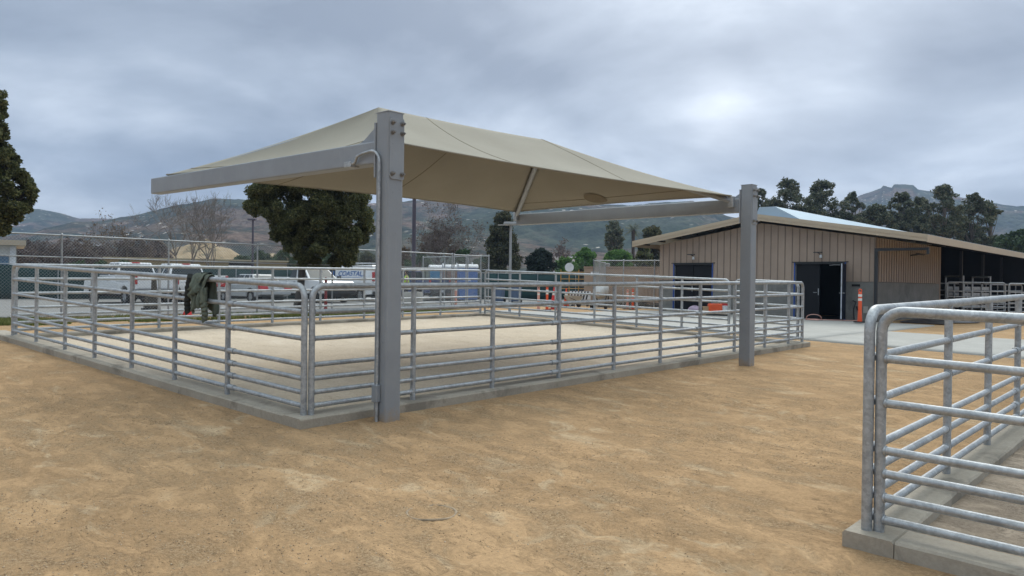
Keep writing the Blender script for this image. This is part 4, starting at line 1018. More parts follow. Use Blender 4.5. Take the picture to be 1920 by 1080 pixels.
# portable toilets
def toilet(label, px, d, mat, rz):
    x, y = at(px, d); root = empty('portable_toilet', (x, y, .52), label, 'portable toilet', rz, 'portable toilets beyond the fence')
    hw = .56
    MB().box(-hw, hw, -hw, hw, .10, 2.05).build('cabin', mat, root, bevel=.04)
    m = MB(); pr = [(-hw-.03, 2.053)]+[(-(hw+.03)*math.cos(math.pi*k/12), 2.09+.20*math.sin(math.pi*k/12)) for k in range(13)]+[(hw+.03, 2.053)]
    m.prism(pr, -hw-.04, hw+.04, 'x'); m.build('roof', WHITEP, root, recalc=True)
    dr = MB(); q = [(-.38, .16), (.38, .16), (.38, 1.72)]+[(.38*math.cos(math.pi*k/10), 1.72+.24*math.sin(math.pi*k/10)) for k in range(1, 10)]+[(-.38, 1.72)]
    dr.prism([(a, b) for a, b in q], -hw-.03, -hw-.002, 'y'); od = dr.build('door', mat, root, recalc=True)
    MB().box(-.12, .12, -hw-.036, -hw-.031, 1.25, 1.42).build('door_sign', DARK if mat is BROWNP else WHITEP, od)
    MB().box(-.33, -.27, -hw-.06, -hw-.031, .95, 1.12).build('handle', DARK, od)
    v = MB()
    for z in (.45, .75, 1.05, 1.35): v.box(-hw-.012, -hw, -.42, .42, z, z+.14)
    MB().box(-.5, .5, -.5, .5, .0, .10).build('skid_base', DARK, root)
    for z in (.40, .95, 1.50): MB().box(-hw-.014, -hw-.0, -.42, .42, z, z+.08).build('vent_panel', mat, root)
    for s in (1,): MB().box(hw-.001, hw+.012, -.42, .42, 1.70, 1.88).build('vent_panel', WHITEP, root)
    MB().tube([(.35, .35, 2.1), (.35, .35, 2.42)], .045, 8).build('vent_stack', WHITEP, root)
    return root
toilet('teal portable toilet with a white roof, farthest left of the three', 821, 51.4, TEAL, R_(-36)); toilet('tan portable toilet with a white roof, between a teal and a blue one', 847, 49.7, BROWNP, R_(-36))
toilet('blue portable toilet with a white roof, nearest and rightmost of the three', 876, 48.0, BLUEP, R_(-36))
# concrete block beside the bronze pole is the footing above; yellow tube railing with a round white sign
yr = empty('pipe_railing', (*at(1088, 45), .5), 'yellow tube railing frame behind the orange delineators', 'railing', R_(-62))
for x in (-1.15, -.1, 1.1):
    MB().tube([(x, 0, 0), (x, 0, 2.0)], .026, 8).build('post', YELLOW, yr)
for z in (.9, 1.45, 1.85): MB().tube([(-1.15, 0, z), (1.1, 0, z)], .02, 8).build('rail', YELLOW, yr)
sx_, sy_ = at(1067, 43.5); sg = empty('round_sign', (sx_, sy_, .5), 'round white sign on a short post behind the cones', 'sign', R_(0))
MB().tube([(0, 0, 0), (0, 0, 2.0)], .03, 8).build('post', YELLOW, sg)
dv = Vector((-sx_, -sy_, 0)).normalized(); m = MB(); m.tube([(0, 0, 2.1), (dv.x*.03, dv.y*.03, 2.1)], .25, 28, smooth=False); m.build('sign_face', WHITEP, sg)
# striped barricade and white machine
bx_, by_ = at(1088, 41); bc = empty('striped_barricade', (bx_, by_, .5), 'black and white striped barricade board before the yellow railing', 'barricade', R_(-60))
MB().box(-.55, .55, -.03, .03, .35, .80).build('board', WHITEP, bc)
for k in range(6):
    x = -.54+k*.165; MB().hexa([(x, -.036, .36), (x+.08, -.036, .36), (x+.08, -.031, .36), (x, -.031, .36), (x+.10, -.036, .79), (x+.18, -.036, .79), (x+.18, -.031, .79), (x+.10, -.031, .79)]).build('stripe', DARK, bc)
for x in (-.4, .4): MB().box(x-.04, x+.04, -.25, .25, 0, .08).build('foot', DARK, bc); MB().box(x-.03, x+.03, -.029, .029, .08, .35).build('leg', DARK, bc)
wx, wy = at(1128, 37.3); cm_ = empty('cement_mixer', (wx, wy, .5), 'pale drum mixer on wheels beside the chain link enclosure', 'cement mixer', R_(20))
m = MB(); m.tube([(-.55, 0, .70), (-.35, 0, .78), (0, 0, .9), (.32, 0, 1.02), (.5, 0, 1.08)], [.12, .33, .38, .27, .2], 18); m.build('drum', plain('pale_machine_paint', (.5, .51, .5), .5), cm_)
m = MB(); m.tube([(-.5, -.25, .1), (-.2, -.3, .6), (.1, -.3, .65), (.5, -.25, .05)], .03, 6); m.tube([(-.5, .25, .1), (-.2, .3, .6), (.1, .3, .65), (.5, .25, .05)], .03, 6); m.build('frame', DARK, cm_)
for s in (-1, 1): MB().tube([(-.45, s*.3, .2), (-.45, s*.38, .2)], .2, 18).build('wheel', RUBBER, cm_)
tx, ty = at(1076, 39); tr = empty('wheelbarrow', (tx, ty, .5), 'pale wheelbarrow lying near the striped barricade', 'wheelbarrow', R_(10))
MB().hexa([(-.3, -.2, .3), (.3, -.2, .3), (.3, .2, .3), (-.3, .2, .3), (-.5, -.32, .6), (.42, -.32, .56), (.42, .32, .56), (-.5, .32, .6)]).build('tray', plain('pale_machine_paint', (.5, .51, .5), .5), tr)
MB().tube([(.55, -.05, .2), (.55, .05, .2)], .2, 18).build('wheel', RUBBER, tr)
for s in (-1, 1): MB().tube([(.6, s*.06, .2), (.1, s*.2, .3), (-.95, s*.28, .5)], .018, 6).build('handle', DARK, tr); MB().tube([(-.3, s*.2, .3), (-.4, s*.25, 0)], .018, 6).build('leg', DARK, tr)
# shipping container and slatted panel inside the enclosure
cx_, cy_ = at(1185, 43.5); ct = empty('shipping_container', (cx_, cy_, .5), 'tan storage container inside the chain link enclosure', 'container', math.atan2(ex1[1]-ex0[1], ex1[0]-ex0[0]))
MB().box(-2.4, 2.9, -1.2, 1.2, .12, 2.05).build('shell', TAN, ct, bevel=.02)
m = MB(); x = .9
while x < 2.8: m.box(x, x+.10, -1.24, -1.201, .2, 1.98); x += .2
m.build('corrugation', TAN, ct)
MB().box(-2.42, 2.92, -1.22, 1.22, 2.051, 2.15).build('top_rim', plain('container_rim', (.30, .21, .15), .6), ct)
MB().box(-2.0, -1.5, -1.215, -1.202, 1.62, 1.86).build('door_placard', WHITEP, ct); MB().box(-.2, .35, -1.215, -1.202, 1.12, 1.3).build('door_placard', WHITEP, ct)
for x in (-2.1, 0, 2.6): MB().box(x-.15, x+.15, -1.1, 1.1, 0, .118).build('skid', DARK, ct)
# heap of offcuts below the container
hp = MB(); rg = random.Random(5)
for (yo, am, ph) in ((2.55, .35, .2), (2.85, .35, .2), (3.7, .5, 1.4), (4.02, .5, 1.4), (5.2, .3, 2.6), (1.9, .4, 3.3)):
    tr_ = Y-(yo+am*np.sin(X*.28+ph)); relief += (-.015*np.exp(-(tr_/.06)**2)+.008*np.exp(-((np.abs(tr_)-.12)/.05)**2))*sst(fbm(X*.6+yo, Y*.6, 3), .35, .55)
for k in range(70):
    x, y = at(rg.uniform(1128, 1228), rg.uniform(39.2, 40.4)); a = rg.uniform(0, 3.1); L_ = rg.uniform(.15, .55); z = .5+rg.random()*.30; w_ = rg.uniform(.02, .06)
    hp.tube([(x-L_*math.cos(a), y-L_*math.sin(a), z), (x+L_*math.cos(a), y+L_*math.sin(a), z+rg.uniform(-.15, .15))], w_, 5, smooth=False)
o = hp.build('scrap_heap', WOODW); tag(o, 'heap of dark scrap and offcuts below the tan container', 'scrap heap', kind='stuff')
# tarp, boards, hose, tool box
def tarpfn(u, v):
    x = 30.3+(u)*6.0; y = 7.0+v*1.5+.3*math.sin(u*9); r = math.sin(math.pi*u)*math.sin(math.pi*v)
    return (x, y, g(x, y)+.03+r*(.10+.22*float(vnoise(np.array(u*13.), np.array(v*6.)))))
tp = MB().grid(tarpfn, 40, 12, False).build('crumpled_tarp', plain('black_plastic_sheet', (.03, .03, .034), .35), solid=.01); tag(tp, 'crumpled black plastic sheet on the sand by the barn side wall', 'tarp')
rg = random.Random(3)
bd = empty('board_pile', (33.4, 4.6, g(33.4, 4.6)), 'small pile of pale boards on the sand beyond the apron', 'board pile')
for k in range(7):
    a = rg.uniform(-.5, .9); o = MB().box(-.9, .9, -.07, .07, .02+k*.035, .05+k*.035).build('board', plain('pale_board', (.45, .40, .33), .8), bd); o.rotation_euler = (0, 0, a); o.location = (rg.uniform(-.3, .3), rg.uniform(-.3, .3), 0)
hx, hy = 28.2, 10.9; hm_ = MB(); pts = []
for k in range(60):
    a = k*.45; r = .26+.02*math.sin(k); pts.append((hx+r*math.cos(a), hy+r*math.sin(a), .48+g(hx, hy)-.5+.06+.02*abs(math.sin(k*.7))+(.2 if 18 < k < 26 else 0)*math.sin((k-18)/8*math.pi)))
for k in range(12): pts.append((hx+.2+k*.05, hy-.1-k*.12, g(hx, hy)+.045))
ho = hm_.tube(pts, .016, 6).build('coiled_hose', plain('pale_red_hose', (.55, .30, .25), .5)); tag(ho, 'loose pale red hose coiled on the slab at the open barn door', 'hose')
def thing_mesh(nm, label, cat, px, d, build, mat, bevel=0, group=None, z=None):
    x, y = at(px, d); z = g(x, y)+.032 if z is None else z; m = MB(); build(m); o = m.build(nm, mat, bevel=bevel, recalc=True); o.location = (x, y, z); o.rotation_euler = (0, 0, math.atan2(y, x)); return tag(o, label, cat, group)
saw = empty('power_saw', (*at(1343, 31.2), g(28.5, 15)+.03), 'orange and red power saw on the slab between the barn doors', 'power saw', R_(-55))
MB().box(-.30, .22, -.22, .22, .12, .46).build('motor_housing', plain('saw_orange', (.7, .09, .02), .45), saw, bevel=.05)
MB().tube([(.30, -.04, .26), (.30, .0, .26)], .26, 24, smooth=False).build('blade', GALV, saw); MB().tube([(.30, -.07, .30), (.30, .05, .30)], .20, 20, smooth=False).build('blade_guard', REDP, saw)
MB().tube([(-.28, 0, .46), (-.2, 0, .60), (.05, 0, .62), (.16, 0, .46)], .025, 8).build('handle', DARK, saw); MB().box(-.4, .5, -.25, .25, .0, .11).build('tray', DARK, saw, bevel=.02)
def bucket(m): m.tube([(0, 0, 0), (0, 0, .36)], [.13, .16], 18); m.tube([(0, 0, .36), (0, 0, .39)], .17, 18)
thing_mesh('plastic_bucket', 'white plastic bucket right of the orange power saw', 'bucket', 1358, 31.2, bucket, WHITEP)
thing_mesh('cardboard_box', 'open tan cardboard box left of the orange power saw', 'box', 1329, 31.2, lambda m: (m.box(-.2, .2, -.22, .22, 0, .34), m.hexa([(-.2, .22, .33), (.2, .22, .33), (.2, .35, .22), (-.2, .35, .22), (-.2, .22, .345), (.2, .22, .345), (.2, .36, .23), (-.2, .36, .23)])), plain('cardboard', (.40, .27, .16), .85))
def bag(m):
    m.grid(lambda u, v: (.19*math.cos(2*math.pi*u)*math.sin(math.pi*v)*(1+.2*math.sin(9*u+5*v)), .27*math.sin(2*math.pi*u)*math.sin(math.pi*v), .17-.17*math.cos(math.pi*v)*(1-.15*math.sin(14*u))), 20, 10)
thing_mesh('cloth_bag', 'slumped pale violet bag on the slab before the left barn door', 'bag', 1303, 31.3, bag, plain('violet_cloth', (.36, .28, .36), .9))
thing_mesh('cloth_bag', 'small tan bag between the violet bag and the cardboard box', 'bag', 1314, 31.2, bag, plain('tan_cloth', (.30, .23, .19), .9)).scale = (.7, .7, .6)
for k, (px, d, lb) in enumerate(((640, 45, ''),)): pass

# ------------------------------------------------------------------ far pens and gates beside the open bay
def mini_gate(label, p0, p1, h, rails, posts, group='pipe gates and panels by the open barn bay', name='pipe_gate', cat='gate'):
    L = math.hypot(p1[0]-p0[0], p1[1]-p0[1]); d = ((p1[0]-p0[0])/L, (p1[1]-p0[1])/L); z = g(*p0)
    root = empty(name, (p0[0], p0[1], z), label, cat, math.atan2(d[1], d[0]), group); ra = .14
    pts = [(0, 0, .1), (0, 0, h-ra)]+[(ra*(1-math.cos(k/5*math.pi/2)), 0, h-ra+ra*math.sin(k/5*math.pi/2)) for k in range(1, 6)]
    pts += [(L-ra*(1-math.cos(k/5*math.pi/2)), 0, h-ra+ra*math.sin(k/5*math.pi/2)) for k in range(5, -1, -1)]+[(L, 0, .1)]
    MB().tube(pts, .03, 8).build('frame', GALV, root)
    for r in rails: MB().tube([(0, 0, r), (L, 0, r)], .022, 6).build('rail', GALV, root)
    for q in posts: MB().tube([(L*q, 0, .0), (L*q, 0, h-.02)], .028, 6).build('post', GALV, root)
RR = (.25, .45, .65, .9, 1.15)
mini_gate('small pipe gate at the corner of the barn side wall', (38.6, 9.0), (41.6, 7.3), 1.55, RR, ())
mini_gate('pipe panel right of the small gate, in front of the dark bay', (41.8, 7.2), (47.5, 4.3), 1.55, RR, (.2, .4, .6, .8), name='pipe_fence', cat='fence')
mini_gate('pipe panel deeper in the dark bay behind the small gate', (43.6, 11.0), (50.0, 8.0), 1.5, RR, (.2, .4, .6, .8), name='pipe_fence', cat='fence')
mini_gate('pipe panel running along the bay posts at the right edge', (46.0, 8.7), (55.0, 8.4), 1.5, RR, (.15, .3, .45, .6, .75, .9), name='pipe_fence', cat='fence')
mini_gate('low pipe panel at the far right edge before the bay', (40.5, 5.6), (44.5, 2.6), 1.35, RR, (.25, .5, .75), name='pipe_fence', cat='fence')
sq = empty('squeeze_chute', (44.2, 9.4, g(44.2, 9.4)), 'grey livestock squeeze chute behind the small gate', 'livestock chute', R_(-20))
for y in (-.45, .45):
    for z in (.3, .6, .9, 1.2): MB().box(-1.1, 1.1, y-.02, y+.02, z, z+.16).build('side_slat', GALV, sq)
for x in (-1.1, -.4, .4, 1.1):
    for y in (-.45, .45): MB().box(x-.04, x+.04, y-.065, y-.022, 0, 1.9 if abs(x) > 1 else 1.5).build('upright', GALV, sq)
for x in (-1.1, 1.1): MB().box(x-.04, x+.04, -.42, .42, 1.82, 1.9).build('head_bar', GALV, sq)

# ------------------------------------------------------------------ jacket over the rail
jx, jy = 4.345, 9.02; jz = g(jx, jy)+.10+TOPH
jk = empty('jacket', (jx, jy, jz), 'dark green jacket hung over the top rail of the left pen fence', 'jacket')
JM = plain('green_jacket_cloth', (.11, .128, .10), .95, 0, .2, 5, .003)
HEM1 = [(0, .18), (.12, .30), (.3, .36), (.45, .28), (.6, .36), (.8, .42), (.92, .34), (1, .2)]
HEM2 = [(0, .42), (.3, .46), (.5, .30), (.8, .34), (1, .3)]
def jfn(side, w0, w1, hem, th, amp=1.):
    hx = [h[0] for h in hem]; hy = [h[1] for h in hem]
    def fn(u, v):
        s_ = w0+(w1-w0)*u; drop = float(np.interp(u, hx, hy))
        k = min(1, v*1.6)
        fold = (.028*math.sin(u*16+v*3.2)+.017*math.sin(u*37-v*4.5)+.010*math.sin(u*61+v*9))*k*amp
        if v < .2:
            a = v/.2*math.pi/2; x = -side*(.040+th)*math.sin(a); z = (.040+th)*math.cos(a)+.006*math.sin(u*31)
        else: x = -side*(.042+th+.03*math.sin((v-.2)*2.4)+fold); z = -(v-.2)/.8*drop
        sh = .035*math.sin(v*4+u*3)*v
        return (x, (s_+sh)*(1-.16*v*(1 if amp > .5 else 0)), z)
    return fn
b = MB(); b.grid(jfn(1, -.26, .17, HEM1, .004), 60, 34); b.build('front_body', JM, jk, solid=.007)
b = MB(); b.grid(jfn(1, -.16, .13, [(0, .12), (.5, .22), (1, .14)], .022), 40, 22); b.build('hood', JM, jk, solid=.007)
b = MB(); b.grid(jfn(-1, -.26, .19, HEM2, .004), 50, 30); b.build('back_body', JM, jk, solid=.008)
def sleeve(pts, r0, r1, nm, mt=None):
    m = MB(); P = []; rs = []; n = len(pts); 
    for k in range(25):
        t = k/24*(n-1); i = min(n-2, int(t)); f_ = t-i; a, b_ = Vector(pts[i]), Vector(pts[i+1]); P.append(a.lerp(b_, f_)+Vector((.006*math.sin(k*2.1), .006*math.sin(k*1.7), 0))); rs.append((r0+(r1-r0)*k/24)*(1+.04*math.sin(k*1.9)))
    m.tube(P, rs, 14); o = m.build(nm, mt or JM, jk); o.scale = (.62, 1, 1); return o
DL_ = plain('dark_lining', (.014, .016, .014), .95)
sleeve([(-.06, .20, .03), (-.085, .235, -.12), (-.085, .265, -.30), (-.09, .235, -.42)], .062, .048, 'sleeve', DL_)
sleeve([(-.09, -.17, -.10), (-.12, -.20, -.28), (-.11, -.225, -.40), (-.10, -.21, -.50)], .058, .045, 'sleeve')
m = MB(); m.grid(lambda u, v: (.015+.035*math.sin(u*6), -.20+u*.20, .050+.025*math.sin(v*3.1)), 12, 6); m.build('collar', DL_, jk, solid=.012)

# ------------------------------------------------------------------ person
qx, qy = at(762, 41.5); pn = empty('person', (qx, qy, .52), 'person in a bright yellow green vest and dark trousers beside the bronze pole', 'person', R_(150))
import bmesh
def skin(name, nodes, edges, mat, parent, root=0, sub=2):
    me = bpy.data.meshes.new(name); me.from_pydata([n[:3] for n in nodes], edges, []); me.materials.append(mat)
    o = bpy.data.objects.new(name, me); COL.objects.link(o); o.parent = parent
    md = o.modifiers.new('skin', 'SKIN'); sv = me.skin_vertices[0].data
    for i, n in enumerate(nodes): sv[i].radius = (n[3], n[4] if len(n) > 4 else n[3]); sv[i].use_root = (i == root)
    ms_ = o.modifiers.new('sub', 'SUBSURF'); ms_.levels = sub; ms_.render_levels = sub; return o
SKINM = plain('skin', (.38, .23, .16), .6); DCL = plain('dark_trousers', (.02, .022, .03), .9); VEST = plain('hi_vis_vest', (.50, .80, .03), .6)
body = [(0, 0, .95, .15, .12), (0, 0, 1.15, .145, .11), (0, 0, 1.38, .17, .11), (0, 0, 1.48, .06), (.01, 0, 1.56, .055), (.02, 0, 1.64, .095, .085), (.02, 0, 1.72, .08),
        (0, .19, 1.42, .055), (.0, .25, 1.15, .042), (.10, .24, .92, .033), (.13, .24, .84, .035), (0, -.19, 1.42, .055), (.0, -.25, 1.15, .042), (.10, -.24, .92, .033), (.13, -.24, .84, .035),
        (0, .10, .90, .095), (.02, .11, .50, .068), (0, .11, .10, .045), (.12, .12, .04, .04), (0, -.10, .90, .095), (.02, -.11, .50, .068), (0, -.11, .10, .045), (.12, -.12, .04, .04)]
ed = [(0, 1), (1, 2), (2, 3), (3, 4), (4, 5), (5, 6), (2, 7), (7, 8), (8, 9), (9, 10), (2, 11), (11, 12), (12, 13), (13, 14), (0, 15), (15, 16), (16, 17), (17, 18), (0, 19), (19, 20), (20, 21), (21, 22)]
skin('body', body, ed, SKINM, pn)
skin('trousers', [(0, 0, .97, .16, .13), (0, .10, .88, .108), (.02, .11, .50, .085), (0, .11, .10, .065), (0, -.10, .88, .108), (.02, -.11, .50, .085), (0, -.11, .10, .065)], [(0, 1), (1, 2), (2, 3), (0, 4), (4, 5), (5, 6)], DCL, pn)
skin('vest', [(0, 0, .96, .165, .14), (0, 0, 1.18, .16, .13), (0, 0, 1.40, .19, .13), (0, 0, 1.47, .08), (0, .2, 1.42, .075), (0, -.2, 1.42, .075)], [(0, 1), (1, 2), (2, 3), (2, 4), (2, 5)], VEST, pn)
for z in (1.08, 1.26): MB().tube([(.175*math.cos(k*math.pi/10)*.80, .20*math.sin(k*math.pi/10), z) for k in range(21)], .02, 6, caps=False).build('reflective_stripe', REFL, pn)
skin('hair', [(.0, 0, 1.68, .10, .095), (-.01, 0, 1.75, .085), (-.04, 0, 1.60, .07)], [(0, 1), (0, 2)], plain('dark_hair', (.015, .012, .01), .8), pn)
for s in (-1, 1): skin('shoe', [(-.05, s*.115, .04, .045), (.06, s*.12, .04, .045), (.16, s*.125, .035, .035)], [(0, 1), (1, 2)], BLACK, pn)

# ------------------------------------------------------------------ far buildings
ax, ay = at(385, 76); ol = empty('long_shed', (ax, ay, .45), 'long low olive metal shed beneath the golden mound', 'building', math.atan2(ay, ax)-R_(90)+.03)
MB().box(-8.2, 7.2, 0, 5, 0, 2.92).build('wall', OLIVE, ol)
m = MB(); x = -8.1
while x < 7.2: m.box(x, x+.12, -.07, -.001, 0, 2.90); x += .48
m.build('siding_rib', OLIVE, ol)
MB().hexa([(-8.3, -.3, 2.923), (7.3, -.3, 2.923), (7.3, 5.4, 2.923), (-8.3, 5.4, 2.923), (-8.3, -.3, 3.06), (7.3, -.3, 3.06), (7.3, 5.4, 3.12), (-8.3, 5.4, 3.12)]).build('roof', plain('pale_olive_roof', (.38, .35, .24), .6), ol)
for x in (3.1,): MB().box(x-1.1, x+1.1, -.10, -.072, 2.1, 2.9).build('window', BLACK, ol); MB().box(x-1.15, x+1.15, -.13, -.102, 2.42, 2.52).build('window_bar', WHITEP, ol)
ax, ay = at(0, 58); hb = empty('small_building', (ax, ay, .45), 'small flat roofed building at the left edge behind the green windscreen', 'building', math.atan2(ay, ax)-R_(90))
MB().box(-6, .85, 0, 6, 0, 3.2).build('wall', plain('cream_wall', (.55, .56, .53), .8), hb)
MB().box(-6.5, 1.35, -.5, 6.5, 3.203, 3.52).build('roof', TRIM, hb); MB().box(-6, .45, -.03, -.001, 0, 2.5).build('lower_panel', plain('blue_grey_wall', (.09, .17, .26), .8), hb)
MB().box(.5, .80, -.04, -.002, 0, 3.15).build('corner_trim', WHITEP, hb)
for (px, d, w_, h_, lb) in ((1033, 260, 16, 9.5, 'distant white building seen between the dark bush and bright trees'), (1058, 285, 9, 10.5, 'smaller distant white building left of the bright green trees')):
    ax, ay = at(px, d); fb = empty('distant_building', (ax, ay, .45), lb, 'building', math.atan2(ay, ax)-R_(90), 'distant white buildings')
    MB().box(-w_/2, w_/2, 0, 9, 0, h_).build('wall', plain('far_white', (.6, .63, .66), .7), fb); MB().box(-w_/2-.3, w_/2+.3, -.3, 9.3, h_+.003, h_+.5).build('roof', WHITEP, fb)
    for k in range(4): MB().box(-w_/2+.8+k*w_/4.2, -w_/2+2.0+k*w_/4.2, -.1, -.01, h_-3.2, h_-1.6).build('window', GLASS, fb)

# ------------------------------------------------------------------ hills
def hillmat():
    t = NT('scrub_hillside'); v = t.co('Object')
    big = t.noise(v, .0065, 6, .6, .4); mid = t.noise(v, .035, 6, .7); sm_ = t.noise(v, .16, 5, .7)
    c = t.ramp(big, [(.36, (.045, .06, .038)), (.48, (.07, .08, .055)), (.57, (.155, .105, .08)), (.66, (.12, .095, .068))])
    c = t.mix(t.ramp(mid, [(.46, gray(0)), (.58, gray(.8))]), c, (.022, .034, .024))
    c = t.mix(.9, c, t.ramp(sm_, [(.35, gray(.22)), (.65, gray(.66))]), 'OVERLAY')
    vo = t.n('ShaderNodeTexVoronoi'); vo.inputs['Scale'].default_value = .13; vo.inputs['Randomness'].default_value = 1; t.l(v, vo.inputs['Vector'])
    rk = t.ramp(vo.outputs['Distance'], [(.15, gray(1)), (.24, gray(0))])
    area = t.ramp(t.noise(v, .012, 5, .65), [(.48, gray(0)), (.60, gray(.9))])
    mm = t.mix(1.0, rk, area, 'MULTIPLY'); c = t.mix(mm, c, (.55, .50, .46))
    t.l(c, t.b.inputs['Base Color']); t.b.inputs['Roughness'].default_value = 1; t.b.inputs['Specular IOR Level'].default_value = .05
    t.bump(sm_, .8, 3.0); return t.m
SKB = [(-900, 470), (-300, 450), (0, 447), (60, 438), (100, 425), (135, 416), (190, 413), (235, 406), (280, 396), (330, 383), (400, 371), (455, 373), (600, 380), (695, 381), (770, 375), (900, 369), (1000, 372), (1100, 380), (1180, 384), (1250, 378), (1300, 375), (1312, 381), (1360, 403), (1400, 412), (1500, 432), (1650, 455), (2600, 480)]
SKC = [(-900, 430), (-400, 405), (-120, 396), (20, 391), (45, 391), (75, 391), (112, 400), (150, 408), (200, 409), (260, 412), (500, 430), (1000, 450), (1330, 425), (1420, 408), (1500, 400), (1560, 386), (1600, 370), (1640, 356), (1652, 352), (1656, 347), (1672, 351), (1676, 345), (1712, 345), (1722, 353), (1790, 367), (1850, 377), (1885, 383), (1930, 386), (2100, 400), (2600, 440)]
def sky_el(tab, az):        # elevation tangent of the skyline for an azimuth
    P = []
    for px, py in tab:
        v = r2*((px-960)/F_PX)-u2*((py-540)/F_PX)+fw; P.append((math.atan2(v.y, v.x), v.z/math.hypot(v.x, v.y)))
    P.sort(); a = np.array([p[0] for p in P]); b = np.array([p[1] for p in P])
    return np.interp(az, a, b, left=.06, right=.06)
na = 2200
az1 = np.linspace(R_(2), R_(84), 1700); az2 = np.linspace(R_(84), R_(362), 320)[1:-1]; az = np.concatenate([az1, az2])
rad = np.concatenate([np.linspace(270, 760, 90), np.linspace(765, 1240, 80), np.linspace(1250, 1400, 8)])
AZ, RD = np.meshgrid(az, rad)
azw = np.where(AZ > math.pi, AZ-2*math.pi, AZ)
tb = sky_el(SKB, azw); tcx = sky_el(SKC, azw)
HX, HY = RD*np.cos(AZ), RD*np.sin(AZ)
gul = fbm(HX/95+50, HY/95+50, 5, .55); gul2 = fbm(HX/22+5, HY/22+9, 4, .6)
def rise(r, r0, rp, fall): return np.where(r < rp, np.clip((r-r0)/(rp-r0), 0, 1)**1.12, np.clip(1-(r-rp)/fall, 0, 1))
wB = rise(RD, 290, 740, 260); hB = tb*740*wB-(gul-.5)*34*np.sin(np.clip(wB, 0, 1)*math.pi)
wC = rise(RD, 700, 1200, 180); hC = tcx*1200*wC-(gul-.5)*40*np.sin(np.clip(wC, 0, 1)*math.pi)
lowhill = (fbm(HX/150+20, HY/150, 3)-.35)*14*sst(RD, 290, 420)*sst(-RD, -640, -480)
HZ = np.maximum(np.maximum(hB, hC), lowhill)+(gul2-.5)*3.2*sst(RD, 330, 500)+1.2-2.5*(1-sst(RD, 275, 330))
m_, n_ = AZ.shape; ii = np.arange(m_*n_).reshape(m_, n_); i2 = np.roll(ii, -1, axis=1)
Fh = np.stack([ii[:-1], i2[:-1], i2[1:], ii[1:]], -1).reshape(-1, 4)
hl = fast_mesh('hills', np.stack([HX, HY, HZ], -1).reshape(-1, 3), Fh, hillmat(), smooth=True); hl['kind'] = 'structure'
# golden mound behind the shed
def mound(nm, px, d, wid, dep, h, mat, seed):
    ax, ay = at(px, d); rg = rng
    xs = np.linspace(-1, 1, 60); A, B = np.meshgrid(xs, xs); rr = np.clip(1-(A**2+B**2), 0, 1)
    hh = rr**.8*h*(.75+.5*fbm(A*3+seed, B*3+seed, 4)); an = math.atan2(ay, ax)-math.pi/2
    xx = A*wid; yy = B*dep
    V = np.stack([ax+xx*math.cos(an)-yy*math.sin(an), ay+xx*math.sin(an)+yy*math.cos(an), hh+.2], -1).reshape(-1, 3)
    i_ = np.arange(3600).reshape(60, 60); Fm = np.stack([i_[:-1, :-1], i_[:-1, 1:], i_[1:, 1:], i_[1:, :-1]], -1).reshape(-1, 4)
    o = fast_mesh(nm, V, Fm, mat, smooth=True); o['kind'] = 'structure'; return o
GOLD = NT('dry_grass_slope'); v_ = GOLD.co(); c_ = GOLD.ramp(GOLD.noise(v_, .35, 6, .7), [(.35, (.14, .12, .07)), (.47, (.30, .22, .125)), (.62, (.38, .29, .18))]); GOLD.l(c_, GOLD.b.inputs['Base Color']); GOLD.b.inputs['Roughness'].default_value = 1
mound('hill_dry', 385, 150, 12.0, 20, 7.4, GOLD.m, 3); mound('hill_dry_slope', 512, 170, 6.0, 12, 7.0, GOLD.m, 8)

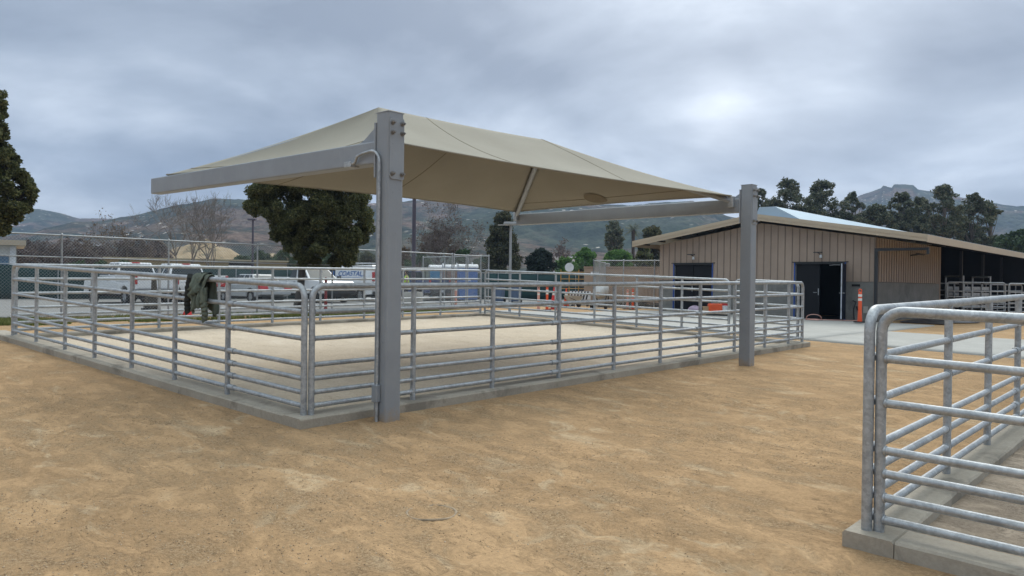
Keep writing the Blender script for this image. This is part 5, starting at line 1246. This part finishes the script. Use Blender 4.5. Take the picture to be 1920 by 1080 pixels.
# ------------------------------------------------------------------ trees
def leaf_quads(Cn, size, rg, flat=0.):
    n = len(Cn); a = rg.normal(size=(n, 3)); a[:, 2] *= (1-flat); a /= np.linalg.norm(a, axis=1)[:, None]
    b = np.cross(a, rg.normal(size=(n, 3))); b /= np.linalg.norm(b, axis=1)[:, None]
    s1 = (size*rg.uniform(.6, 1.4, n))[:, None]; s2 = s1*rg.uniform(.35, .6, n)[:, None]
    V = np.stack([Cn-a*s1, Cn-b*s2, Cn+a*s1, Cn+b*s2], 1).reshape(-1, 3)
    return V, np.arange(n*4).reshape(n, 4)
def leafy(name, label, px, d, top, wpx, bottom, mat, bark=None, group=None, shape='dome', nclump=26, leaf=.16, dens=1., seed=0, z0=None, cl=.24, trunk_r=None, lean=0., dy=0, cat='tree'):
    """crown of leaf clumps on limbs; top and bottom of the crown as heights seen from the yard"""
    rg = np.random.default_rng(seed+int(px)); bark = bark or BARK
    x0, y0 = at(px, d); z0 = g(x0, y0) if z0 is None else z0
    zt = zat(px, top, d)-z0; zb = max(.15, zat(px, bottom, d)-z0); Rw = wpx/2*d/F_PX; H = zt-zb
    root = empty(name, (x0, y0, z0), label, cat, group=group)
    cs = []
    k = 0
    while len(cs) < nclump and k < 4000:
        k += 1; u = rg.uniform(0, 1)
        if shape == 'dome': wr = math.sqrt(max(0, 1-(2*u-.85)**2*.75))*(1 if u < .85 else .7)
        elif shape == 'cone': wr = (1-u)**.75*.98+.10
        elif shape == 'column': wr = math.sin(math.pi*min(1, u*.9+.12))**.5
        elif shape == 'bush': wr = math.sqrt(max(0, 1-u*u))
        elif shape == 'spread': wr = .55+.45*math.sin(u*2.2+.5)
        a = rg.uniform(0, 2*math.pi); r = math.sqrt(rg.uniform(.12, 1))*wr
        c_r = Rw*cl*rg.uniform(.65, 1.3)
        c = np.array([r*math.cos(a)*max(.05, Rw-c_r*.8), r*math.sin(a)*max(.05, Rw-c_r*.8), zb+c_r*.5+u*max(.1, H-c_r*1.4)])
        cs.append((c, c_r))
    V = []
    for c, c_r in cs:
        n = int(dens*9*(c_r/leaf)**2)+12; p = rg.normal(size=(n, 3)); p /= np.linalg.norm(p, axis=1)[:, None]
        p *= (rg.uniform(.25, 1, n)**.5)[:, None]*c_r*np.array([1, 1, .78])*(1+.22*np.sin(p[:, :1]*5+c[0]*9)*np.cos(p[:, 1:2]*4+c[1]*7))
        V.append(p+c)
    V = np.concatenate(V); q, fq = leaf_quads(V, leaf, rg); fast_mesh('crown', q, fq, mat, root)
    tr = trunk_r or max(.07, Rw*.07); tm = MB(); zs = zb+H*(.75 if shape in ('cone', 'column') else .35)
    pts = [(lean*t*zs+.06*Rw*math.sin(t*5+seed)*(t > 0), .05*Rw*math.sin(t*4), -.1+t*(zs+.1)) for t in (0, .15, .35, .55, .8, 1)]
    tm.tube(pts, [tr*1.35, tr, tr*.9, tr*.8, tr*.6, tr*.4], 8)
    tm.build('trunk', bark, root)
    lm = MB()
    for c, c_r in cs[:min(len(cs), 22)]:
        t = min(.95, max(.25, (c[2]-.35*H*.5)/zs*.7)); bx = lean*t*zs
        a = Vector((bx, 0, t*zs)); b = Vector(c); m2 = a.lerp(b, .5)+Vector((0, 0, -.08*Rw)); lm.tube([a, m2, b], [tr*.42, tr*.25, tr*.10], 5)
    lm.build('limbs', bark, root); return root
def bare(name, label, px, d, top, wpx, mat=None, group=None, seed=0, levels=5, z0=.45, leaves=0, spread=.55, multi=1, leafm=None, thick=1., base_y=None):
    rg = random.Random(seed+px); x0, y0 = at(px, d); zt = zat(px, top, d)-z0; mat = mat or BARKG
    root = empty(name, (x0, y0, z0), label, 'tree', group=group); tm = MB(); bm_ = MB(); tips = []
    Rw = wpx/2*d/F_PX
    def grow(p, dr, L, r, lv):
        pts = [p]; q = Vector(p); dd = Vector(dr)
        for k in range(3):
            dd = (dd+Vector((rg.uniform(-.3, .3), rg.uniform(-.3, .3), rg.uniform(-.10, .10)))).normalized(); q = q+dd*L/3; pts.append(q.copy())
        (tm if lv >= levels-1 else bm_).tube(pts, [max(.009*d/70, q_) for q_ in (r, r*.85, r*.72, r*.55)], 6 if lv >= levels-1 else 3, caps=False)
        if lv == 0: tips.append(q); return
        for k in range(rg.choice((2, 3, 3)) if lv < levels else 4):
            a = rg.uniform(0, 6.28); o = Vector((math.cos(a), math.sin(a), rg.uniform(-.1, .45)))*spread
            nd = (dd+o*rg.uniform(.7, 1.4)).normalized(); st = pts[rg.choice((2, 3, 3))]
            grow(st, nd, L*rg.uniform(.62, .82), r*.58, lv-1)
    for k in range(multi):
        a = rg.uniform(0, 6.28); dr = Vector((math.cos(a)*.35*(multi > 1), math.sin(a)*.35*(multi > 1), 1)).normalized()
        grow(Vector((0, 0, -.1)), dr, zt*.30, .10*thick*zt/6, levels)
    # fit the crown to the seen height and width
    mz = max(v[2] for v in bm_.v+tm.v); mr = sorted(math.hypot(v[0], v[1]) for v in bm_.v)[int(len(bm_.v)*.90)]
    fz, fr = zt/mz, Rw/mr
    for M_ in (tm, bm_): M_.v = [(v[0]*fr, v[1]*fr, v[2]*fz) for v in M_.v]
    tm.build('trunk', mat, root); bm_.build('branches', mat, root)
    if leaves:
        rgn = np.random.default_rng(seed); T = np.array([(t.x*fr, t.y*fr, t.z*fz) for t in tips]); C2 = T[rgn.integers(0, len(T), leaves)]+rgn.normal(size=(leaves, 3))*Rw*.05
        q, fq = leaf_quads(C2, .07*d/60, rgn); fast_mesh('crown', q, fq, leafm or L_DRY, root)
    return root
# big tree by the fence: hand placed clumps so the outline keeps its lobes
tx, ty = at(560, 29.6); z0 = .5; bt_ = empty('evergreen_tree', (tx, ty, z0), 'large dark olive evergreen tree under the canopy beam, by the chain link fence', 'tree')
rg = np.random.default_rng(5); TD = 30.0
def tp_(px, py, dd=0.): 
    x, y = at(px, TD+dd); return np.array([x-tx, y-ty, zat(px, py, TD+dd)-z0])
lob = [(480, 362, 26), (475, 385, 22), (505, 350, 32), (545, 345, 40), (590, 340, 42), (635, 352, 38), (665, 372, 30), (682, 398, 24), (686, 425, 20), (672, 440, 22), (505, 392, 28), (530, 420, 30), (558, 400, 38), (600, 395, 42), (640, 400, 36), (575, 435, 32), (610, 440, 34), (645, 440, 28), (548, 452, 24), (570, 470, 24), (585, 488, 17), (568, 492, 15), (640, 468, 24), (650, 485, 20), (628, 492, 15), (655, 462, 20), (600, 462, 26), (520, 440, 16), (560, 300, 40), (610, 300, 36), (525, 320, 30), (650, 325, 26), (585, 275, 28)]
V = []
for (px, py, rp) in lob:
    for dd in (-1.3, 0., 1.3):
        r = rp*TD/F_PX*rg.uniform(.85, 1.0)*(1 if dd == 0 else .85); c0 = tp_(px+rg.uniform(-6, 6)*(dd != 0), py+rg.uniform(-5, 5)*(dd != 0), dd*rg.uniform(.6, 1.2)*min(1, rp/30))
        for j in range(7):
            o = rg.normal(size=3); o /= np.linalg.norm(o); cc = c0+o*r*.62; n = int(330*(r/.6)**1.6); p = rg.normal(size=(n, 3)); p /= np.linalg.norm(p, axis=1)[:, None]
            V.append(cc+p*(rg.uniform(.3, 1, n)**.5)[:, None]*r*.44)
V = np.concatenate(V); q, fq = leaf_quads(V, .046, rg); fast_mesh('crown', q, fq, L_DARK, bt_)
m = MB(); m.tube([(-.05, 0, -.1), (0, 0, .12), tuple(tp_(563, 545)), tuple(tp_(566, 510)), tuple(tp_(563, 480)), tuple(tp_(575, 440)), tuple(tp_(585, 390))], [.30, .21, .14, .13, .12, .10, .06], 10); m.build('trunk', BARKD, bt_)
m = MB()
for (a, b, c) in (((563, 480), (600, 470), (645, 470)), ((575, 440), (610, 425), (650, 415)), ((565, 470), (545, 440), (500, 385)), ((580, 420), (590, 380), (600, 330)), ((575, 440), (550, 400), (530, 350)), ((566, 492), (575, 490), (580, 485))):
    m.tube([tuple(tp_(*a)), tuple(tp_(*b, .2)), tuple(tp_(*c, .4))], [.07, .05, .02], 6)
m.build('limbs', BARKD, bt_)
# tree at the left edge
def lobed(name, label, px, d, lobes, mat, leaf, z0, dens=300, seed=1, trunk=None, group=None):
    rg = np.random.default_rng(seed); x0, y0 = at(px, d); root = empty(name, (x0, y0, z0), label, 'tree', group=group); V = []; cen = []
    for (lx, ly, rp) in lobes:
        r = rp*d/F_PX
        for dd in (-.8, .8):
            x, y = at(lx, d+dd*r); c0 = np.array([x-x0, y-y0, zat(lx, ly, d)-z0]); cen.append(c0)
            for j in range(8):
                o = rg.normal(size=3); o /= np.linalg.norm(o); cc = c0+o*r*.68; n = int(dens*(r/.6)**1.6)+30; p = rg.normal(size=(n, 3)); p /= np.linalg.norm(p, axis=1)[:, None]
                V.append(cc+p*(rg.uniform(.3, 1, n)**.5)[:, None]*r*.38*np.array([1.1, 1.1, .8]))
    V = np.concatenate(V); q, fq = leaf_quads(V, leaf, rg); fast_mesh('crown', q, fq, mat, root)
    zm = max(c[2] for c in cen); tr = .035*zm; m = MB()
    m.tube([(0, 0, -.1), (.05, .05, zm*.2), (-.05, 0, zm*.45), (.05, -.03, zm*.7), (0, 0, zm*.92)], [tr*1.3, tr, tr*.8, tr*.5, tr*.2], 9); m.build('trunk', BARKD, root); m = MB()
    for c in cen[::2]:
        b = Vector(c); a = Vector((0, 0, min(zm*.85, max(zm*.2, b.z*.75)))); m.tube([a, a.lerp(b, .55)+Vector((0, 0, -.1)), b], [tr*.4, tr*.25, tr*.1], 5)
    m.build('limbs', BARKD, root); return root
lobed('evergreen_tree', 'dark dense evergreen tree cut by the left edge of the frame', -60, 24,
      [(-5, 196, 13), (0, 212, 10), (-20, 185, 22), (-8, 243, 16), (0, 262, 12), (-30, 235, 26), (5, 285, 18), (14, 300, 10), (-20, 290, 30), (10, 318, 20), (26, 300, 9), (20, 345, 24), (38, 328, 14), (48, 342, 12), (54, 358, 14), (42, 372, 18), (20, 385, 26), (48, 388, 11), (2, 402, 22), (24, 408, 13), (-18, 425, 20), (6, 430, 11), (-55, 275, 44), (-62, 340, 48), (-60, 405, 42), (-45, 205, 24), (-95, 250, 42), (-110, 330, 45), (-108, 400, 38)],
      L_DARK, .042, .5, 260, 4)
GB = 'bare grey trees beyond the parking lot'
bare('bare_tree', 'wide bare tree before the hills, left of the pale shed mound', 228, 85, 396, 95, group=GB, seed=3, leaves=900, levels=5, multi=2)
bare('bare_tree', 'tall bare tree with a dark forked trunk, left of the two over the golden mound', 345, 72, 352, 140, BARKG, GB, 5, 6, spread=.95, multi=2, thick=.8)
bare('bare_tree', 'bare tree right of the forked one, its limbs over the golden mound', 402, 74, 350, 120, BARKG, GB, 9, 6, spread=.95, multi=2, thick=.8)
bare('bare_tree', 'bare pale twigged tree between the bronze pole and the juniper', 835, 66, 374, 125, BARKG, GB, 4, 6, spread=.9, multi=3, leaves=3800, leafm=L_BRUSH, thick=.7)
leafy('brown_tree', 'brown leaved tree low behind the pale twigged bare tree', 822, 70, 428, 90, 480, L_DRY, group=None, nclump=22, leaf=.16, seed=2)
leafy('palm_shrub', 'drooping yellow green shrub above the toilets', 868, 60, 464, 60, 500, L_MID, nclump=10, leaf=.22, seed=2, cat='shrub')
BR = 'purple brown bare shrubs beyond the windscreen'
xs_ = [(28, 'beside the small cream building'), (62, 'second from the cream building'), (98, 'third from the cream building'), (134, 'fourth from the cream building'), (168, 'fifth from the cream building'), (205, 'below the wide bare tree'), (245, 'just right of the wide bare tree'), (284, 'nearest the golden mound')]
for k, (px, w_) in enumerate(xs_):
    bare('bare_shrub', 'purple brown bare shrub '+w_, px, 88+4*(k % 3), 447+4*(k % 3)+(0 if k else 6), 66, BARKG, BR, 20+k, 4, spread=.8, multi=6, leaves=6500, leafm=L_BRUSH, thick=.5)
GS = 'low green shrubs behind the windscreen'
for k, (px, w_, top, lb) in enumerate(((150, 60, 486, 'low green shrub left of the first pickup cab'), (190, 50, 488, 'low green shrub above the first pickup cab'), (232, 46, 487, 'low green shrub right of the first pickup cab'))):
    leafy('green_shrub', lb, px, 60, top, w_, 512, L_MID, group=GS, shape='bush', nclump=14, leaf=.14, seed=k, cat='shrub')
for k, (px, d, top, w_, bt2, mt, lb) in enumerate(((452, 95, 478, 60, 505, L_MID, 'green tree right of the golden mound, by the lamp post'), (492, 92, 468, 62, 505, L_MID, 'green tree left of the big evergreen trunk'), (530, 90, 466, 60, 505, L_MID, 'green tree directly behind the left lobe of the big evergreen'), (612, 90, 472, 70, 505, L_MID, 'grey green tree seen between the lower lobes of the big evergreen'), (690, 92, 470, 70, 508, L_EUC, 'grey green tree behind the van roof rack'), (755, 90, 462, 70, 508, L_DRY, 'dry brown tree left of the bronze pole'), (650, 110, 452, 80, 500, L_EUC, 'taller grey tree far behind the van'), (785, 85, 470, 60, 505, L_MID, 'green tree low to the right of the bronze pole'), (905, 80, 478, 50, 505, L_MID, 'green tree left of the juniper'))):
    leafy('green_tree', lb, px, d, top, w_, bt2, mt, group='green trees behind the parking lot', nclump=18, leaf=.2, seed=k+40, shape='bush')
leafy('juniper_tree', 'tall dark cone shaped juniper behind the slim lamp post', 942, 62, 392, 104, 545, L_JUN, BARKD, shape='cone', nclump=150, leaf=.11, dens=.8, cl=.20, seed=5)
leafy('round_shrub', 'round blackish green shrub right of the juniper', 1012, 60, 463, 76, 528, L_BLUE, BARKD, shape='bush', nclump=60, leaf=.11, cl=.26, seed=6, cat='shrub')
BG = 'bright green trees near the container'
for k, (px, d, top, w_, bt2, lb) in enumerate(((1060, 72, 478, 56, 530, 'bright green tree next to the round blackish shrub'), (1098, 75, 462, 66, 530, 'tallest bright green tree, above the round white sign'), (1160, 76, 464, 58, 505, 'bright green tree behind the enclosure, below the palm'), (1128, 80, 486, 44, 520, 'small bright green tree at the enclosure corner'))):
    leafy('green_tree', lb, px, d, top, w_, bt2, L_GRN, group=BG, nclump=46, leaf=.13, seed=k+60, shape='dome', cl=.25)
def palm(name, label, px, d, top, wpx, droop=.9, n=46, z0=.45, hh=None, mat=L_MID, cat='tree', zc=None):
    rg = random.Random(px); x0, y0 = at(px, d); root = empty(name, (x0, y0, z0), label, cat); Rw = wpx/2*d/F_PX; zt = zat(px, top, d)-z0; zc = zt-Rw*.75 if zc is None else zc
    MB().tube([(0, 0, -.1), (.03, 0, zc*.5), (0, 0, zc)], [Rw*.16, Rw*.12, Rw*.15], 9).build('trunk', BARKD, root); m = MB()
    for k in range(n):
        a = rg.uniform(0, 6.28); el = rg.uniform(-.5, 1.35); L = Rw*rg.uniform(.9, 1.15); p = Vector((0, 0, zc)); dz = math.sin(el); dr = math.cos(el); prev = p
        for j in range(7):
            t = (j+1)/7; q = Vector((math.cos(a)*dr*L*t, math.sin(a)*dr*L*t, zc+dz*L*t-droop*L*.45*t*t)); sd = Vector((-math.sin(a), math.cos(a), 0)); w_ = L*.20*math.sin(math.pi*min(1, t*.85+.12))
            for s_ in (1, -1):
                for u_ in (0, .5):
                    b = prev.lerp(q, u_); m.add([b, prev.lerp(q, u_+.22), b+sd*s_*w_+(q-prev)*.8+Vector((0, 0, -w_*.35))], [(0, 1, 2)])
            prev = q
    m.build('fronds', mat, root); return root
palm('palm_tree', 'date palm beyond the bright green trees, left of the barn eave', 1186, 105, 414, 46, mat=L_EUC)
palm('cycad', 'spiky palm like shrub right of the round white sign', 1090, 55, 486, 48, .5, 40, .5, mat=L_MID, cat='shrub')
leafy('eucalyptus_tree', 'slender grey eucalyptus beside the date palm', 1150, 104, 410, 42, 472, L_EUC, BARKG, shape='column', nclump=26, leaf=.2, cl=.38, seed=3)
leafy('dark_tree', 'dark tree against the left eave of the barn', 1222, 60, 417, 62, 505, L_JUN, BARKD, nclump=50, leaf=.13, seed=3)
leafy('dark_tree', 'dark low tree between the bright trees and the barn wall', 1205, 58, 455, 44, 505, L_DARK, BARKD, nclump=26, leaf=.13, seed=8)
bare('bare_tree', 'small bare tree far off above the bright green trees', 1053, 130, 446, 40, BARKG, GB, 8, 5, leaves=1200, leafm=L_BRUSH, multi=3)
EU = 'tall eucalyptus trees behind the barn'
eu = [(1450, 372, 90, 462, 'low, at the left end of the row'), (1575, 392, 90, 462, 'low, under the gap showing the mountain'), (1425, 352, 60, 450, 'at the barn column'), (1474, 331, 96, 470, 'with the highest crown on the left'), (1540, 334, 112, 475, 'with the double crown in the middle left'), (1596, 358, 50, 450, 'slender, before the gap showing the mountain'), (1640, 380, 90, 460, 'low crowned below the rocky peak'), (1688, 355, 66, 465, 'in front of the rocky peak'), (1722, 366, 60, 470, 'just right of the rocky peak'), (1764, 343, 84, 475, 'tallest of the right hand cluster'), (1822, 361, 74, 480, 'rounded, right in the cluster'), (1790, 398, 90, 480, 'low, filling the right cluster'), (1510, 385, 110, 450, 'low, filling the left cluster'), (1700, 400, 100, 470, 'low, filling the middle of the cluster')]
for k, (px, top, w_, bt2, lb) in enumerate(eu):
    leafy('eucalyptus_tree', 'dark eucalyptus behind the barn, '+lb, px, 92+3*(k % 3), top, w_, bt2+20, L_EUC, BARKG, group=EU, shape='dome', nclump=120, leaf=.15, cl=.165, dens=.8, seed=k+80, trunk_r=.2)
leafy('eucalyptus_tree', 'lone slim eucalyptus with a bare trunk right of the cluster', 1855, 98, 370, 34, 412, L_EUC, BARKG, shape='dome', nclump=16, leaf=.2, cl=.34, seed=2, trunk_r=.14)
leafy('green_tree', 'rounded green tree at the right edge above the barn roof', 1912, 90, 428, 80, 490, L_MID, BARKD, nclump=40, leaf=.2, seed=22)
leafy('green_tree', 'small dark tree low above the barn roof near the right edge', 1862, 96, 438, 46, 480, L_EUC, BARKD, nclump=18, leaf=.2, seed=23)
# ------------------------------------------------------------------ grass
def grass(nm, n, x0, x1, y0, y1, th, hh, seed, lab):
    rg = np.random.default_rng(seed); x = rg.uniform(x0, x1, n*4); y = rg.uniform(y0, y1, n*4); k = fbm(x*.5+3, y*.7+8, 4, .6)+sst(x, 3, 11)*.24 > th
    x, y = x[k][:n], y[k][:n]; n = len(x); z = G(x, y); h = hh*rg.uniform(.4, 1.3, n); a = rg.uniform(0, 6.28, n); w_ = .008+.006*rg.random(n); lx = rg.normal(0, .35, n)*h; ly = rg.normal(0, .35, n)*h
    V = np.stack([np.stack([x-np.cos(a)*w_, y-np.sin(a)*w_, z], -1), np.stack([x+np.cos(a)*w_, y+np.sin(a)*w_, z], -1), np.stack([x+lx, y+ly, z+h], -1)], 1).reshape(-1, 3)
    o = fast_mesh(nm, V, np.arange(n*3).reshape(n, 3), leafmat(nm+'_leaf', (.10, .13, .03), (.16, .19, .05), (.26, .25, .10)), None); tag(o, lab, 'grass', kind='stuff'); return o
grass('grass', 60000, -6, 20.5, 20.6, 24.6, .70, .12, 1, 'short green grass between the pen and the chain link fence')
# ------------------------------------------------------------------ haze
hz = MB().box(-1560, 1560, -1560, 1560, -4, 215).build('haze', (lambda t: (t.t.nodes.remove(t.b), t.m)[1])(NT('valley_haze')))
hz['kind'] = 'stuff'; hz['label'] = 'thin blue haze in the valley air'; hz['category'] = 'haze'
ht = hz.data.materials[0].node_tree; pv = ht.nodes.new('ShaderNodeVolumePrincipled'); pv.inputs['Density'].default_value = .00034; pv.inputs['Color'].default_value = (.50, .68, 1.0, 1); pv.inputs['Anisotropy'].default_value = .2
ht.links.new(pv.outputs[0], ht.nodes['Material Output'].inputs['Volume'])
